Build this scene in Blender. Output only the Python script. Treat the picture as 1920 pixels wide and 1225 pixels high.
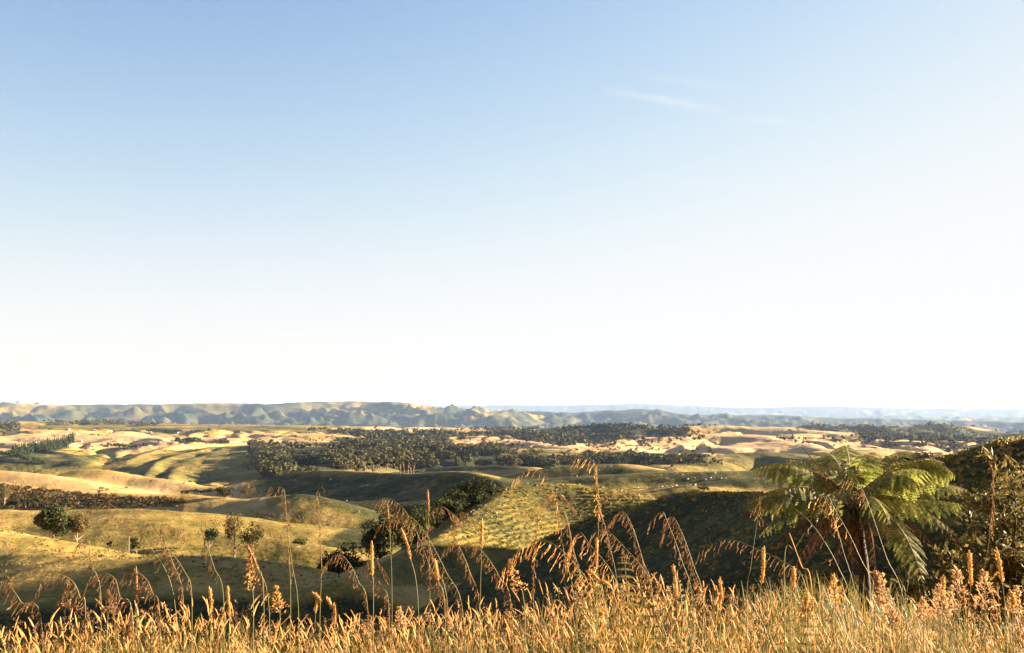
import bpy, bmesh, math, random
import numpy as np
from mathutils import Vector, Matrix, Euler

for o in list(bpy.data.objects):
    bpy.data.objects.remove(o, do_unlink=True)
SC = bpy.context.scene
COL = SC.collection
rnd = random.Random(7)
nrs = np.random.RandomState(11)

# ------------------------------------------------------------------ camera
FPX, CX, CY, HOR = 1884.0, 960.0, 612.5, 770.0
PITCH = math.atan((HOR - CY) / FPX)
cam = bpy.data.cameras.new('camera')
cam.sensor_width = 36.0
cam.lens = 36.0 * FPX / 1920.0
cam.clip_start = 0.05
cam.clip_end = 120000.0
cam_o = bpy.data.objects.new('camera', cam)
COL.objects.link(cam_o)
cam_o.location = (0, 0, 0)
cam_o.rotation_euler = (math.pi / 2 + PITCH, 0, 0)
SC.camera = cam_o

# ------------------------------------------------------------------ sun and sky
EXPOSURE = 3.15
SKY_K = 2.45
SKY_TINT = (1.40, 0.962, 0.806)
SUN_EL = 12.0
SUN_BEARING = 68.0            # clockwise from the view direction (+Y)
sb, se = math.radians(SUN_BEARING), math.radians(SUN_EL)
SUN_DIR = Vector((math.sin(sb) * math.cos(se), math.cos(sb) * math.cos(se), math.sin(se)))
sun = bpy.data.lights.new('sun', 'SUN')
sun.energy = 5.0
sun.angle = math.radians(0.5)
sun.color = (1.0, 0.78, 0.52)
sun_o = bpy.data.objects.new('sun', sun)
COL.objects.link(sun_o)
sun_o.rotation_euler = SUN_DIR.to_track_quat('Z', 'Y').to_euler()
sun_o.location = (200, -60, 120)

world = bpy.data.worlds.new('World')
SC.world = world
world.use_nodes = True
wn, wl = world.node_tree.nodes, world.node_tree.links
wn.clear()
w_out = wn.new('ShaderNodeOutputWorld')
w_bg = wn.new('ShaderNodeBackground')
sky = wn.new('ShaderNodeTexSky')
sky.sky_type = 'NISHITA'
sky.sun_disc = False
sky.sun_elevation = se
sky.sun_rotation = sb
sky.altitude = 300
sky.air_density = 1.0
sky.dust_density = 0.35
sky.ozone_density = 3.0
w_bg.inputs['Strength'].default_value = 0.10
def w_math(op, a, b, c=None, clamp=False):
    m = wn.new('ShaderNodeMath'); m.operation = op; m.use_clamp = clamp
    for i, v in enumerate((a, b, c)):
        if v is None: continue
        if isinstance(v, (int, float)): m.inputs[i].default_value = v
        else: wl.new(v, m.inputs[i])
    return m.outputs[0]
# the same soft film shoulder over the whole sky: blue keeps its depth, the bright band rolls off to white
w_sep = wn.new('ShaderNodeSeparateColor'); wl.new(sky.outputs[0], w_sep.inputs[0])
w_com = wn.new('ShaderNodeCombineColor')
SKY_GAIN = SKY_K * 0.245
for k in range(3):
    x = w_math('POWER', w_math('MULTIPLY', w_sep.outputs[k], SKY_GAIN * SKY_TINT[k]), 1.85)
    y = w_math('SUBTRACT', 1.0, w_math('EXPONENT', w_math('MULTIPLY', x, -1.0), 0.0))
    wl.new(w_math('MULTIPLY', y, 0.955 / (0.10 * 2 ** EXPOSURE)), w_com.inputs[k])
prev_sky = w_com.outputs[0]
# two thin cirrus streaks, fixed to sky directions
def sky_dir(px, py):
    x, up = (px - 960.0) / 1884.0, (612.5 - py) / 1884.0
    p = math.atan((770.0 - 612.5) / 1884.0)
    return Vector((x, math.cos(p) - up * math.sin(p), math.sin(p) + up * math.cos(p))).normalized()
w_tc = wn.new('ShaderNodeTexCoord')
prev = prev_sky
for (p0, p1, half, amount) in [((1120, 166), (1370, 210), 0.0052, 0.50), ((1330, 215), (1520, 234), 0.0045, 0.30), ((1180, 140), (1420, 172), 0.006, 0.18),
                               ((1480, 382), (1640, 440), 0.0042, 0.40), ((1200, 335), (1420, 352), 0.006, 0.22)]:
    d0, d1 = sky_dir(*p0), sky_dir(*p1)
    mid = ((d0 + d1) / 2).normalized()
    ax = (d1 - d0).normalized()
    up = mid.cross(ax).normalized()
    L = (d1 - d0).length / 2
    def w_dot(v):
        n_ = wn.new('ShaderNodeVectorMath'); n_.operation = 'DOT_PRODUCT'
        wl.new(w_tc.outputs['Generated'], n_.inputs[0]); n_.inputs[1].default_value = v
        return n_.outputs['Value']
    u = w_math('DIVIDE', w_dot(ax), L)
    v = w_math('DIVIDE', w_dot(up), half)
    cx = wn.new('ShaderNodeCombineXYZ'); wl.new(w_math('MULTIPLY', u, 2.2), cx.inputs[0]); wl.new(w_math('MULTIPLY', v, 0.5), cx.inputs[1])
    nz_ = wn.new('ShaderNodeTexNoise'); nz_.inputs['Scale'].default_value = 1.9; nz_.inputs['Detail'].default_value = 8.0; nz_.inputs['Roughness'].default_value = 0.68; wl.new(cx.outputs[0], nz_.inputs['Vector'])
    v2 = w_math('ADD', v, w_math('MULTIPLY_ADD', nz_.outputs['Fac'], 2.4, -1.2))
    g = w_math('SUBTRACT', 1.0, w_math('ABSOLUTE', v2, 0.0), None, True)
    e = w_math('SUBTRACT', 1.0, w_math('MULTIPLY', u, u), None, True)
    f = w_math('MULTIPLY', w_math('MULTIPLY', g, e), w_math('GREATER_THAN', w_dot(mid), 0.5))
    f = w_math('MULTIPLY', f, w_math('MULTIPLY', nz_.outputs['Fac'], amount * 1.5))
    mx = wn.new('ShaderNodeMix'); mx.data_type = 'RGBA'
    wl.new(f, mx.inputs[0]); wl.new(prev, mx.inputs[6]); mx.inputs[7].default_value = (9.6 / 2 ** EXPOSURE, 9.5 / 2 ** EXPOSURE, 9.5 / 2 ** EXPOSURE, 1)
    prev = mx.outputs[2]
wl.new(prev, w_bg.inputs['Color'])
wl.new(w_bg.outputs[0], w_out.inputs['Surface'])

SC.view_settings.view_transform = 'Standard'
SC.view_settings.look = 'None'
SC.view_settings.exposure = EXPOSURE
SC.view_settings.gamma = 1.0
SC.view_settings.use_curve_mapping = False
SC.render.engine = 'CYCLES'
SC.cycles.max_bounces = 6
SC.cycles.diffuse_bounces = 2
SC.cycles.glossy_bounces = 2
SC.cycles.transmission_bounces = 3
SC.cycles.volume_bounces = 1
SC.cycles.transparent_max_bounces = 6

# ------------------------------------------------------------------ projection helpers
def ray(px, py):
    x = (px - CX) / FPX
    up = (CY - py) / FPX
    c, s = math.cos(PITCH), math.sin(PITCH)
    return np.array((x, c - up * s, s + up * c))

def P(px, py, r):
    """world point seen at a photo pixel, r metres away on the ground plan"""
    d = ray(px, py)
    return d * (r / math.hypot(d[0], d[1]))

def project(x, y, z):
    c, s = math.cos(PITCH), math.sin(PITCH)
    f = y * c + z * s
    u = -y * s + z * c
    f = np.where(f > 1e-3, f, 1e-3)
    return CX + FPX * x / f, CY - FPX * u / f

# ------------------------------------------------------------------ numpy noise
def _hash(ix, iy, seed):
    h = (ix.astype(np.int64) * 374761393 + iy.astype(np.int64) * 668265263 + seed * 1442695041) & 0xFFFFFFFF
    h = ((h ^ (h >> 13)) * 1274126177) & 0xFFFFFFFF
    return (h ^ (h >> 16)) & 0xFFFFFFFF

def perlin(x, y, seed=0):
    ix, iy = np.floor(x), np.floor(y)
    fx, fy = x - ix, y - iy
    u = fx * fx * fx * (fx * (fx * 6 - 15) + 10)
    v = fy * fy * fy * (fy * (fy * 6 - 15) + 10)
    def g(dx, dy):
        a = _hash(ix + dx, iy + dy, seed).astype(np.float64) * (2 * math.pi / 4294967296.0)
        return np.cos(a) * (fx - dx) + np.sin(a) * (fy - dy)
    a, b, c, d = g(0, 0), g(1, 0), g(0, 1), g(1, 1)
    return ((a + (b - a) * u) * (1 - v) + (c + (d - c) * u) * v) * 1.5

def fbm(x, y, octaves=4, seed=0, gain=0.5):
    s, a, t = 0, 1.0, 0
    for i in range(octaves):
        s = s + a * perlin(x * 2 ** i + 17.3 * i, y * 2 ** i - 9.1 * i, seed + i)
        t += a
        a *= gain
    return s / t

def ridged(x, y, octaves=3, seed=0):
    s, a, t = 0, 1.0, 0
    for i in range(octaves):
        s = s + a * (1 - np.abs(perlin(x * 2 ** i, y * 2 ** i, seed + 31 * i)) * 1.6)
        t += a
        a *= 0.42
    return s / t

def sstep(a, b, x):
    t = np.clip((x - a) / (b - a), 0, 1)
    return t * t * (3 - 2 * t)

# ------------------------------------------------------------------ object helpers
ORD = ['first', 'second', 'third', 'fourth', 'fifth', 'sixth', 'seventh', 'eighth', 'ninth', 'tenth', 'eleventh', 'twelfth', 'thirteenth',
       'fourteenth', 'fifteenth', 'sixteenth', 'seventeenth', 'eighteenth', 'nineteenth', 'twentieth']

def tag(o, label=None, cat=None, group=None, kind=None):
    if label: o['label'] = label
    if cat: o['category'] = cat
    if group: o['group'] = group
    if kind: o['kind'] = kind
    return o

def mesh_np(name, V, F, mat=None, smooth=True, mat_idx=None):
    """mesh from an (n,3) array and an (m,3|4) int array"""
    V = np.asarray(V, dtype=np.float32)
    F = np.asarray(F, dtype=np.int32)
    me = bpy.data.meshes.new(name)
    k = F.shape[1]
    me.vertices.add(len(V))
    me.vertices.foreach_set('co', V.ravel())
    me.loops.add(F.size)
    me.loops.foreach_set('vertex_index', F.ravel())
    me.polygons.add(len(F))
    me.polygons.foreach_set('loop_start', np.arange(0, F.size, k, dtype=np.int32))
    me.polygons.foreach_set('loop_total', np.full(len(F), k, dtype=np.int32))
    if mat is not None:
        for m in (mat if isinstance(mat, (list, tuple)) else [mat]):
            me.materials.append(m)
    if mat_idx is not None:
        me.polygons.foreach_set('material_index', np.asarray(mat_idx, dtype=np.int32))
    me.polygons.foreach_set('use_smooth', np.full(len(F), smooth, dtype=bool))
    me.update(calc_edges=True)
    return me

def link(name, me, parent=None, loc=None):
    o = bpy.data.objects.new(name, me)
    COL.objects.link(o)
    if parent is not None:
        o.parent = parent
    if loc is not None:
        o.location = loc
    return o

def empty(name, loc):
    o = bpy.data.objects.new(name, None)
    o.empty_display_size = 0.2
    COL.objects.link(o)
    o.location = loc
    return o

# ------------------------------------------------------------------ materials
def nmat(name):
    m = bpy.data.materials.new(name)
    m.use_nodes = True
    nt = m.node_tree
    nt.nodes.clear()
    return m, nt.nodes, nt.links

def N(nodes, kind, **kw):
    n = nodes.new(kind)
    for k, v in kw.items():
        setattr(n, k, v)
    return n

def noise_node(nodes, links, vec, scale, detail=3.0, rough=0.55):
    n = nodes.new('ShaderNodeTexNoise')
    n.inputs['Scale'].default_value = scale
    n.inputs['Detail'].default_value = detail
    n.inputs['Roughness'].default_value = rough
    links.new(vec, n.inputs['Vector'])
    return n.outputs['Fac']

def ramp(nodes, links, fac, stops):
    r = nodes.new('ShaderNodeValToRGB')
    el = r.color_ramp.elements
    while len(el) > 1:
        el.remove(el[0])
    el[0].position, el[0].color = stops[0][0], (*stops[0][1], 1)
    for p, c in stops[1:]:
        e = el.new(p)
        e.color = (*c, 1)
    links.new(fac, r.inputs['Fac'])
    return r.outputs['Color']

def mixc(nodes, links, fac, a, b, blend='MIX'):
    m = nodes.new('ShaderNodeMix')
    m.data_type = 'RGBA'
    m.blend_type = blend
    for sock, v in ((m.inputs[0], fac), (m.inputs[6], a), (m.inputs[7], b)):
        if isinstance(v, (int, float)):
            sock.default_value = v
        elif isinstance(v, tuple):
            sock.default_value = (*v, 1)
        else:
            links.new(v, sock)
    return m.outputs[2]

def leaf_material(name, stops, trans=0.25, rough=0.6, scale=3.0, per_island=True, spec=0.2):
    """leaf: colour varies by leaf and by a soft noise; some light comes through"""
    m, n, l = nmat(name)
    geo = n.new('ShaderNodeNewGeometry')
    tc = n.new('ShaderNodeTexCoord')
    f = noise_node(n, l, tc.outputs['Object'], scale, 2.0)
    ma = n.new('ShaderNodeMath'); ma.operation = 'MULTIPLY_ADD'
    l.new(geo.outputs['Random Per Island'], ma.inputs[0])
    ma.inputs[1].default_value = 0.5 if per_island else 0.0
    l.new(f, ma.inputs[2])
    mb = n.new('ShaderNodeMath'); mb.operation = 'SUBTRACT'
    l.new(ma.outputs[0], mb.inputs[0])
    mb.inputs[1].default_value = 0.25 if per_island else 0.0
    col = ramp(n, l, mb.outputs[0], stops)
    b = n.new('ShaderNodeBsdfPrincipled')
    l.new(col, b.inputs['Base Color'])
    b.inputs['Roughness'].default_value = rough
    b.inputs['Specular IOR Level'].default_value = spec
    out = n.new('ShaderNodeOutputMaterial')
    if trans > 0:
        t = n.new('ShaderNodeBsdfTranslucent')
        l.new(col, t.inputs['Color'])
        mx = n.new('ShaderNodeMixShader')
        mx.inputs[0].default_value = trans
        l.new(b.outputs[0], mx.inputs[1])
        l.new(t.outputs[0], mx.inputs[2])
        l.new(mx.outputs[0], out.inputs['Surface'])
    else:
        l.new(b.outputs[0], out.inputs['Surface'])
    return m

def plain_material(name, stops, scale=6.0, rough=0.85, bump=0.3, stretch=(1, 1, 1)):
    m, n, l = nmat(name)
    tc = n.new('ShaderNodeTexCoord')
    mp = n.new('ShaderNodeMapping')
    mp.inputs['Scale'].default_value = stretch
    l.new(tc.outputs['Object'], mp.inputs['Vector'])
    f = noise_node(n, l, mp.outputs[0], scale, 5.0)
    col = ramp(n, l, f, stops)
    b = n.new('ShaderNodeBsdfPrincipled')
    l.new(col, b.inputs['Base Color'])
    b.inputs['Roughness'].default_value = rough
    b.inputs['Specular IOR Level'].default_value = 0.2
    if bump:
        bp = n.new('ShaderNodeBump')
        bp.inputs['Strength'].default_value = bump
        bp.inputs['Distance'].default_value = 0.03
        l.new(f, bp.inputs['Height'])
        l.new(bp.outputs[0], b.inputs['Normal'])
    out = n.new('ShaderNodeOutputMaterial')
    l.new(b.outputs[0], out.inputs['Surface'])
    return m
# ------------------------------------------------------------------ terrain: ridges seen in the photograph, at their distances
# name: (points (pixel x, pixel y, metres), slope on the near side, slope on the far side, crest rounding in metres, reach)
RIDGES = {
 'spur': ([(880,1125,95),(960,1072,96),(1040,1012,96),(1130,970,94),(1240,940,89),(1300,927,85),(1400,927,78),(1480,928,71),
           (1600,905,62),(1700,884,57),(1780,862,56),(1850,845,55),(1920,825,55),(2080,788,58),(2300,745,66)], .60, .62, 2.2),
 'terrace': ([(640,1085,112),(700,1062,125),(760,1035,138),(830,1000,150),(880,972,160),(940,925,176),(985,909,183),(1050,907,186),
           (1110,912,187),(1160,920,187),(1210,932,186),(1255,942,184),(1330,970,178)], .62, .75, 3.0),
 'nearleft': ([(-260,975,165),(-100,993,158),(0,1010,150),(60,1030,141),(140,1044,130),(250,1050,122),(325,1043,126),(380,1068,122),(430,1120,118)], .22, .40, 6.0),
 'fieldb': ([(-260,945,270),(0,955,256),(120,957,250),(230,952,246),(310,957,240),(400,968,235),(500,985,228),(640,1000,220),(720,1022,214)], .13, .50, 5.0),
 'fieldb2': ([(300,985,222),(420,1000,214),(520,1012,206),(610,1027,198),(660,1040,194)], .30, .45, 2.5),
 'fieldc': ([(-200,892,430),(0,905,400),(80,915,390),(150,922,380),(250,928,372),(350,928,365),(450,936,352),(510,931,342),(565,926,334),
           (610,936,325),(660,960,314),(720,990,300)], .30, .45, 5.0),
 'hilld1': ([(-200,872,590),(0,883,560),(60,889,545),(115,898,530),(170,910,515)], .22, .25, 9.0),
 'hilld2': ([(110,905,610),(130,893,600),(152,881,592),(200,882,580),(260,894,565),(310,899,550),(360,909,535),(420,920,515)], .28, .42, 7.0),
 'hille0': ([(30,842,1500),(100,845,1300),(136,856,1150),(148,872,1000)], .45, .40, 8),
 'hille1': ([(470,832,1560),(340,833,1430),(292,845,1270),(252,858,1110),(236,870,1010)], .75, .75, 5),
 'hille2': ([(430,836,1400),(350,851,1160),(302,863,1000),(285,876,920),(272,892,840)], .75, .75, 5),
 'hille3': ([(425,842,1300),(398,858,1110),(415,878,960),(446,896,860)], .7, .7, 5),
 'hille4': ([(480,846,1240),(446,866,1040),(474,888,900),(500,902,830)], .7, .7, 5),
 'hille5': ([(372,868,1060),(345,876,960),(322,884,880),(318,896,800)], .7, .7, 5),
 'hille6': ([(520,852,1180),(505,868,1020),(520,884,930),(545,898,860)], .7, .7, 5),
 'leftplain': ([(-300,842,1250),(-60,846,1180),(10,850,1140),(60,860,1060)], .12, .12, 30),
 'plateau': ([(-300,800,2700),(0,798,2600),(100,800,2600),(200,806,2500),(330,808,2400),(480,811,2400),(600,810,2400),(680,815,2300)], .012, .02, 60),
 'plateau2': ([(-300,786,3600),(0,791,3500),(150,799,3400),(300,803,3300),(480,806,3200)], .02, .03, 60),
 'plateau3': ([(-200,818,1900),(60,822,1850),(200,826,1800),(340,826,1750),(480,826,1700)], .05, .05, 40),
 'knob1': ([(590,828,1700),(640,818,1750),(680,826,1650),(700,840,1500)], .2, .2, 15),
 'knob2': ([(500,828,1750),(540,822,1800),(580,834,1600)], .2, .2, 15),
 'bushridge': ([(470,834,1320),(540,843,1180),(600,840,1150),(660,838,1120),(760,836,1150),(850,840,1100),(930,851,1000),(1010,864,940)], .045, .10, 30),
 'bushspur': ([(760,836,1150),(720,850,980),(640,866,820),(560,880,700)], .16, .16, 18),
 'dark': ([(455,912,585),(500,899,560),(560,884,515),(640,882,475),(700,886,452),(770,888,424),(830,884,402),(885,886,388),(940,903,370)], .60, .22, 3.5),
 'dark2': ([(560,935,470),(600,931,440),(640,938,415),(690,960,390)], .4, .4, 8.0),
 'knollo': ([(760,884,660),(830,876,645),(880,874,622),(940,873,600),(1000,876,570)], .30, .2, 8.0),
 'greenknoll': ([(955,908,470),(1000,888,478),(1050,876,486),(1110,871,488),(1180,871,484),(1240,884,462),(1300,902,440)], .30, .25, 10.0),
 'fieldp': ([(1085,925,352),(1110,912,358),(1130,904,363),(1160,895,368),(1200,889,374),(1300,885,380),(1400,884,390),(1500,885,400),(1640,885,415)], .34, .1, 5.0),
 'fieldp2': ([(1190,926,296),(1240,917,300),(1290,912,303),(1330,914,305)], .35, .2, 4.0),
 'fieldp3': ([(1330,912,318),(1390,899,326),(1460,897,330),(1560,900,330),(1700,905,330)], .30, .2, 6.0),
 'tan1': ([(800,843,1480),(840,830,1520),(900,822,1560),(960,824,1560),(1020,832,1500),(1085,848,1380)], .13, .14, 25),
 'tan2': ([(1085,864,1330),(1150,842,1450),(1210,830,1560),(1260,820,1660),(1330,815,1750),(1400,815,1750),(1450,822,1660),(1510,832,1540),(1570,847,1430)], .13, .12, 25),
 'tan3': ([(1230,872,840),(1330,859,950),(1400,848,1010),(1470,850,1000),(1570,864,930)], .16, .14, 18),
 'tan4': ([(1560,852,1250),(1620,846,1350),(1660,842,1400),(1740,850,1380),(1860,858,1300),(2000,856,1300)], .12, .12, 20),
 'bushr1': ([(880,820,2250),(960,811,2300),(1040,806,2300),(1100,801,2320),(1160,799,2300),(1230,803,2200),(1300,812,2080)], .11, .15, 25),
 'tanr2': ([(1180,809,2700),(1280,800,2800),(1340,798,2800),(1440,800,2800),(1500,806,2620),(1590,815,2400),(1660,822,2250)], .09, .12, 30),
 'treeline': ([(1600,876,600),(1680,866,560),(1760,860,560),(1840,852,590),(1940,845,620),(2100,842,640)], .2, .3, 8),
 's1': ([(1430,806,3150),(1500,799,3300),(1528,796,3350),(1570,800,3300),(1640,798,3300),(1700,802,3200),(1770,815,3000)], .22, .2, 20),
 's2': ([(1690,806,3350),(1735,797,3500),(1757,794,3520),(1795,797,3500),(1830,806,3400),(1900,812,3400),(2080,815,3400)], .22, .2, 20),
 's3': ([(1655,800,3250),(1710,818,2750),(1745,838,2300)], .3, .3, 18),
 's4': ([(1785,799,3450),(1822,822,2850),(1850,843,2450)], .3, .3, 18),
 's5': ([(1570,800,3300),(1600,822,2600),(1640,838,2200)], .28, .28, 18),
 'range': ([(-500,752,8000),(-200,755,8000),(0,757,8200),(30,755,8200),(60,759,8200),(150,759,8300),(250,758,8300),(360,756,8300),(455,756,8300),(480,759,8400),
           (570,754,8600),(650,752,8700),(740,754,8700),(800,762,8900),(850,769,9000),(930,772,9200),(1000,771,9200),(1060,775,9300),(1110,772,9400),
           (1150,770,9400),(1190,766,9500),(1230,772,9800),(1300,778,10300),(1400,777,10800),(1500,780,11000),(1600,784,11200),(1800,788,11500),(2000,791,11500),(2300,790,11500)], .085, .2, 160),
 'horizonrange': ([(300,768,26000),(700,766,26000),(800,763,26000),(850,760,26000),(950,759,26000),(1060,760,26000),(1190,757,26000),(1290,762,26500),(1420,764,27000),(1540,762,27000),
           (1660,765,27500),(1780,766,28000),(1950,768,28000),(2300,769,28000)], .06, .06, 700),
}
RW = {}
for _n, (_p, _a, _b, _w) in RIDGES.items():
    # smooth the polyline a little (Catmull-Rom) in pixel/metre space
    q = np.array(_p, float)
    out = []
    for i in range(len(q) - 1):
        p0, p1, p2, p3 = q[max(i-1, 0)], q[i], q[i+1], q[min(i+2, len(q)-1)]
        for t in (0.0, 0.5):
            out.append(0.5*((2*p1)+(-p0+p2)*t+(2*p0-5*p1+4*p2-p3)*t*t+(-p0+3*p1-3*p2+p3)*t**3))
    out.append(q[-1])
    RW[_n] = (np.array([P(*v) for v in out]), _a, _b, _w)
# the hill that stands to the right of the frame and shades the valley
RW['righthill'] = (np.array([(64, 31, 9.8), (86, 54, 11), (98, 95, 13), (108, 134, 18), (118, 166, 22), (126, 186, 21), (133, 204, 12), (138, 216, 1)]), 1.1, 1.1, 2.0)

BASE_R = np.array([0, 60, 100, 150, 200, 300, 450, 700, 1000, 1500, 2500, 4000, 7000, 12000, 20000, 30000, 60000.])
BASE_Z = np.array([-19, -23, -27, -31, -35, -50, -67, -69, -80, -88, -92, -112, -150, -150, -110, -90, -90.])

def smax(a, b, k):
    d = np.abs(a - b)
    return np.maximum(a, b) + np.maximum(k - d, 0) ** 2 / (4 * k)

def terrain_z(x, y, detail=True):
    x = np.asarray(x, float); y = np.asarray(y, float)
    shp = x.shape
    x = x.ravel(); y = y.ravel()
    r = np.hypot(x, y)
    phi = np.arctan2(x, y)
    h = np.interp(r, BASE_R, BASE_Z)
    h = h + sstep(60, 300, r) * 0.012 * np.minimum(r, 3000) * fbm(x / 380.0, y / 380.0, 3, 3)
    k = np.clip(0.006 * r, 0.5, 3.5) + np.clip(0.003 * (r - 1200), 0, 12)
    crest = np.zeros_like(r)
    for name, (pts, sn, sf, w) in RW.items():
        rr = np.hypot(pts[:, 0], pts[:, 1])
        reach = 60 + 0.55 * rr.max() if rr.max() < 5000 else 0.4 * rr.max()
        if name == 'righthill': reach = 160
        sel = np.nonzero((r > rr.min() - reach) & (r < rr.max() + reach))[0]
        if len(sel) == 0:
            continue
        X, Y, R_ = x[sel], y[sel], r[sel]
        best = np.full(len(sel), -1e9)
        bd = np.full(len(sel), 1e9)
        for i in range(len(pts) - 1):
            a, b = pts[i], pts[i + 1]
            dx, dy = b[0] - a[0], b[1] - a[1]
            t = np.clip(((X - a[0]) * dx + (Y - a[1]) * dy) / (dx * dx + dy * dy), 0, 1)
            cx, cy = a[0] + t * dx, a[1] + t * dy
            d = np.hypot(X - cx, Y - cy)
            s = np.where(R_ < np.hypot(cx, cy), sn, sf)
            z = a[2] + t * (b[2] - a[2]) - s * (np.sqrt(d * d + w * w) - w)
            best = np.maximum(best, z)
            bd = np.minimum(bd, d)
        h[sel] = smax(h[sel], best, k[sel])
        c = np.exp(-(bd / (0.9 * w + 0.02 * rr.mean())) ** 2) * (best > h[sel] - 3 * k[sel])
        crest[sel] = np.maximum(crest[sel], c)
    # the knoll the camera stands on
    right = sstep(math.radians(4), math.radians(16), phi) * (1 - sstep(math.radians(75), math.radians(110), phi))
    s1 = 0.34 - 0.215 * right
    soft = lambda d, w: np.sqrt(np.maximum(d, 0) ** 2 + w * w) - w
    kn = -1.62 - 0.018 * r - s1 * soft(r - 5.0, 2.0) - 0.34 * right * soft(r - 21, 4.0)
    # unseen climbing slope added behind the camera to block low sky light
    back = sstep(math.radians(98), math.radians(128), np.abs(phi))
    up = -1.62 + 0.72 * soft(np.minimum(r, 100) - 5.0, 4.0) - 0.05 * np.maximum(r - 100, 0)
    kn = kn * (1 - back) + np.maximum(kn, up) * back
    h = smax(h, kn, np.clip(0.06 * r, 0.3, 4.0))
    if detail:
        q = 1 - 0.95 * crest
        wx = x + 0.25 * 260 * fbm(x / 260.0, y / 260.0, 2, 41)
        wy = y + 0.25 * 260 * fbm(x / 260.0 + 7, y / 260.0, 2, 42)
        m2 = sstep(380, 800, r) * (1 - 0.6 * sstep(2600, 5000, r))
        h = h - m2 * q * (20.0 + (10.0 + 12.0 * (phi > 0.02)) * sstep(1100, 1500, r)) * np.clip(ridged(wx / 200.0, wy / 200.0, 3, 5) - 0.52, 0, 1) * 1.6
        m4 = sstep(640, 820, r) * (1 - sstep(2000, 2600, r))
        h = h - m4 * q * (13.0 + 4.0 * sstep(1150, 1500, r)) * (1 - 0.6 * sstep(1600, 2000, r) * (phi < -0.1)) * np.clip(ridged(wx / 105.0 + 3.3, wy / 130.0, 2, 25) - 0.5, 0, 1) * 1.6
        m3 = sstep(3500, 6000, r)
        h = h + m3 * (0.05 + 0.95 * q) * (1 - 0.5 * sstep(15000, 22000, r)) * (150.0 * (ridged(wx / 900.0, wy / 900.0, 4, 9) - 0.80) + 105.0 * (ridged(wx / 330.0, wy / 330.0, 3, 10) - 0.80)) * np.where(r > 7800, 0.85, 1.0)
        m1 = sstep(60, 130, r) * (1 - sstep(380, 600, r))
        h = h + m1 * (0.3 + 0.7 * q) * 1.5 * fbm(x / 42.0, y / 42.0, 3, 14)
        h = h + sstep(25, 80, r) * (1 - sstep(800, 1500, r)) * 0.22 * fbm(x / 5.0, y / 5.0, 3, 21)
        h = h + (1 - sstep(30, 90, r)) * 0.05 * fbm(x / 0.9, y / 0.9, 3, 22)
    return h.reshape(shp)

# polar sheet: fine inside the view, coarse outside it
A0 = math.radians(29.5)
phi_in = np.linspace(-A0, A0, 690)
phi_side = np.radians(np.concatenate([np.linspace(29.8, 40, 50), np.linspace(41, 180, 100)]))
phi_all = np.concatenate([-phi_side[::-1][1:], phi_in, phi_side])
def geo(a, b, n): return np.exp(np.linspace(math.log(a), math.log(b), n, endpoint=False))
r_all = np.concatenate([geo(0.6, 12, 40), geo(12, 60, 60), geo(60, 500, 250), geo(500, 4000, 220), geo(4000, 13000, 170), geo(13000, 34000, 34), [34000.0]])
RG, PG = np.meshgrid(r_all, phi_all, indexing='ij')
XG, YG = RG * np.sin(PG), RG * np.cos(PG)
ZG = terrain_z(XG, YG)
NR, NPH = XG.shape

def ground_at(x, y):
    """height of the built sheet at world points"""
    x = np.atleast_1d(np.asarray(x, float)); y = np.atleast_1d(np.asarray(y, float))
    r = np.hypot(x, y); ph = np.arctan2(x, y)
    i = np.clip(np.searchsorted(r_all, r) - 1, 0, NR - 2)
    j = np.clip(np.searchsorted(phi_all, ph) - 1, 0, NPH - 2)
    a = np.clip((r - r_all[i]) / (r_all[i+1] - r_all[i]), 0, 1)
    b = np.clip((ph - phi_all[j]) / (phi_all[j+1] - phi_all[j]), 0, 1)
    return (ZG[i, j]*(1-a)*(1-b) + ZG[i+1, j]*a*(1-b) + ZG[i, j+1]*(1-a)*b + ZG[i+1, j+1]*a*b)

# first ground point seen through a pixel, from r0 metres on
_T = ZG / RG
def hit(px, py, r0=20.0, r1=1e9):
    d = ray(px, py)
    ph = math.atan2(d[0], d[1])
    t = d[2] / math.hypot(d[0], d[1])
    j = int(np.clip(np.searchsorted(phi_all, ph), 1, NPH - 1))
    col = _T[:, j]
    i0 = np.searchsorted(r_all, r0)
    ok = np.nonzero((col[i0:] >= t) & (r_all[i0:] < r1))[0]
    i = i0 + (ok[0] if len(ok) else max(0, np.searchsorted(r_all, min(r1, 3e4)) - i0 - 1))
    i = min(i, NR - 1)
    r = r_all[i]
    if i > i0 and col[i] > t > col[i - 1]:
        r = r_all[i - 1] + (r_all[i] - r_all[i - 1]) * (t - col[i - 1]) / (col[i] - col[i - 1])
    x, y = r * math.sin(ph), r * math.cos(ph)
    return Vector((x, y, float(ground_at(x, y)[0])))

# ground colour: dryness (with shade painted into spur and central valley), native bush, bare slips
PXG, PYG = project(XG, YG, ZG)
def poly_mask(poly, r0, r1, feather=0.0):
    p = np.array(poly, float)
    inside = np.zeros(PXG.shape, bool)
    n = len(p)
    for i in range(n):
        x0, y0 = p[i]; x1, y1 = p[(i+1) % n]
        c = ((y0 > PYG) != (y1 > PYG))
        with np.errstate(divide='ignore', invalid='ignore'):
            xi = (x1 - x0) * (PYG - y0) / (y1 - y0) + x0
        inside ^= c & (PXG < xi)
    return inside & (RG > r0) & (RG < r1) & (np.abs(PG) < math.pi / 2.2)

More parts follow.
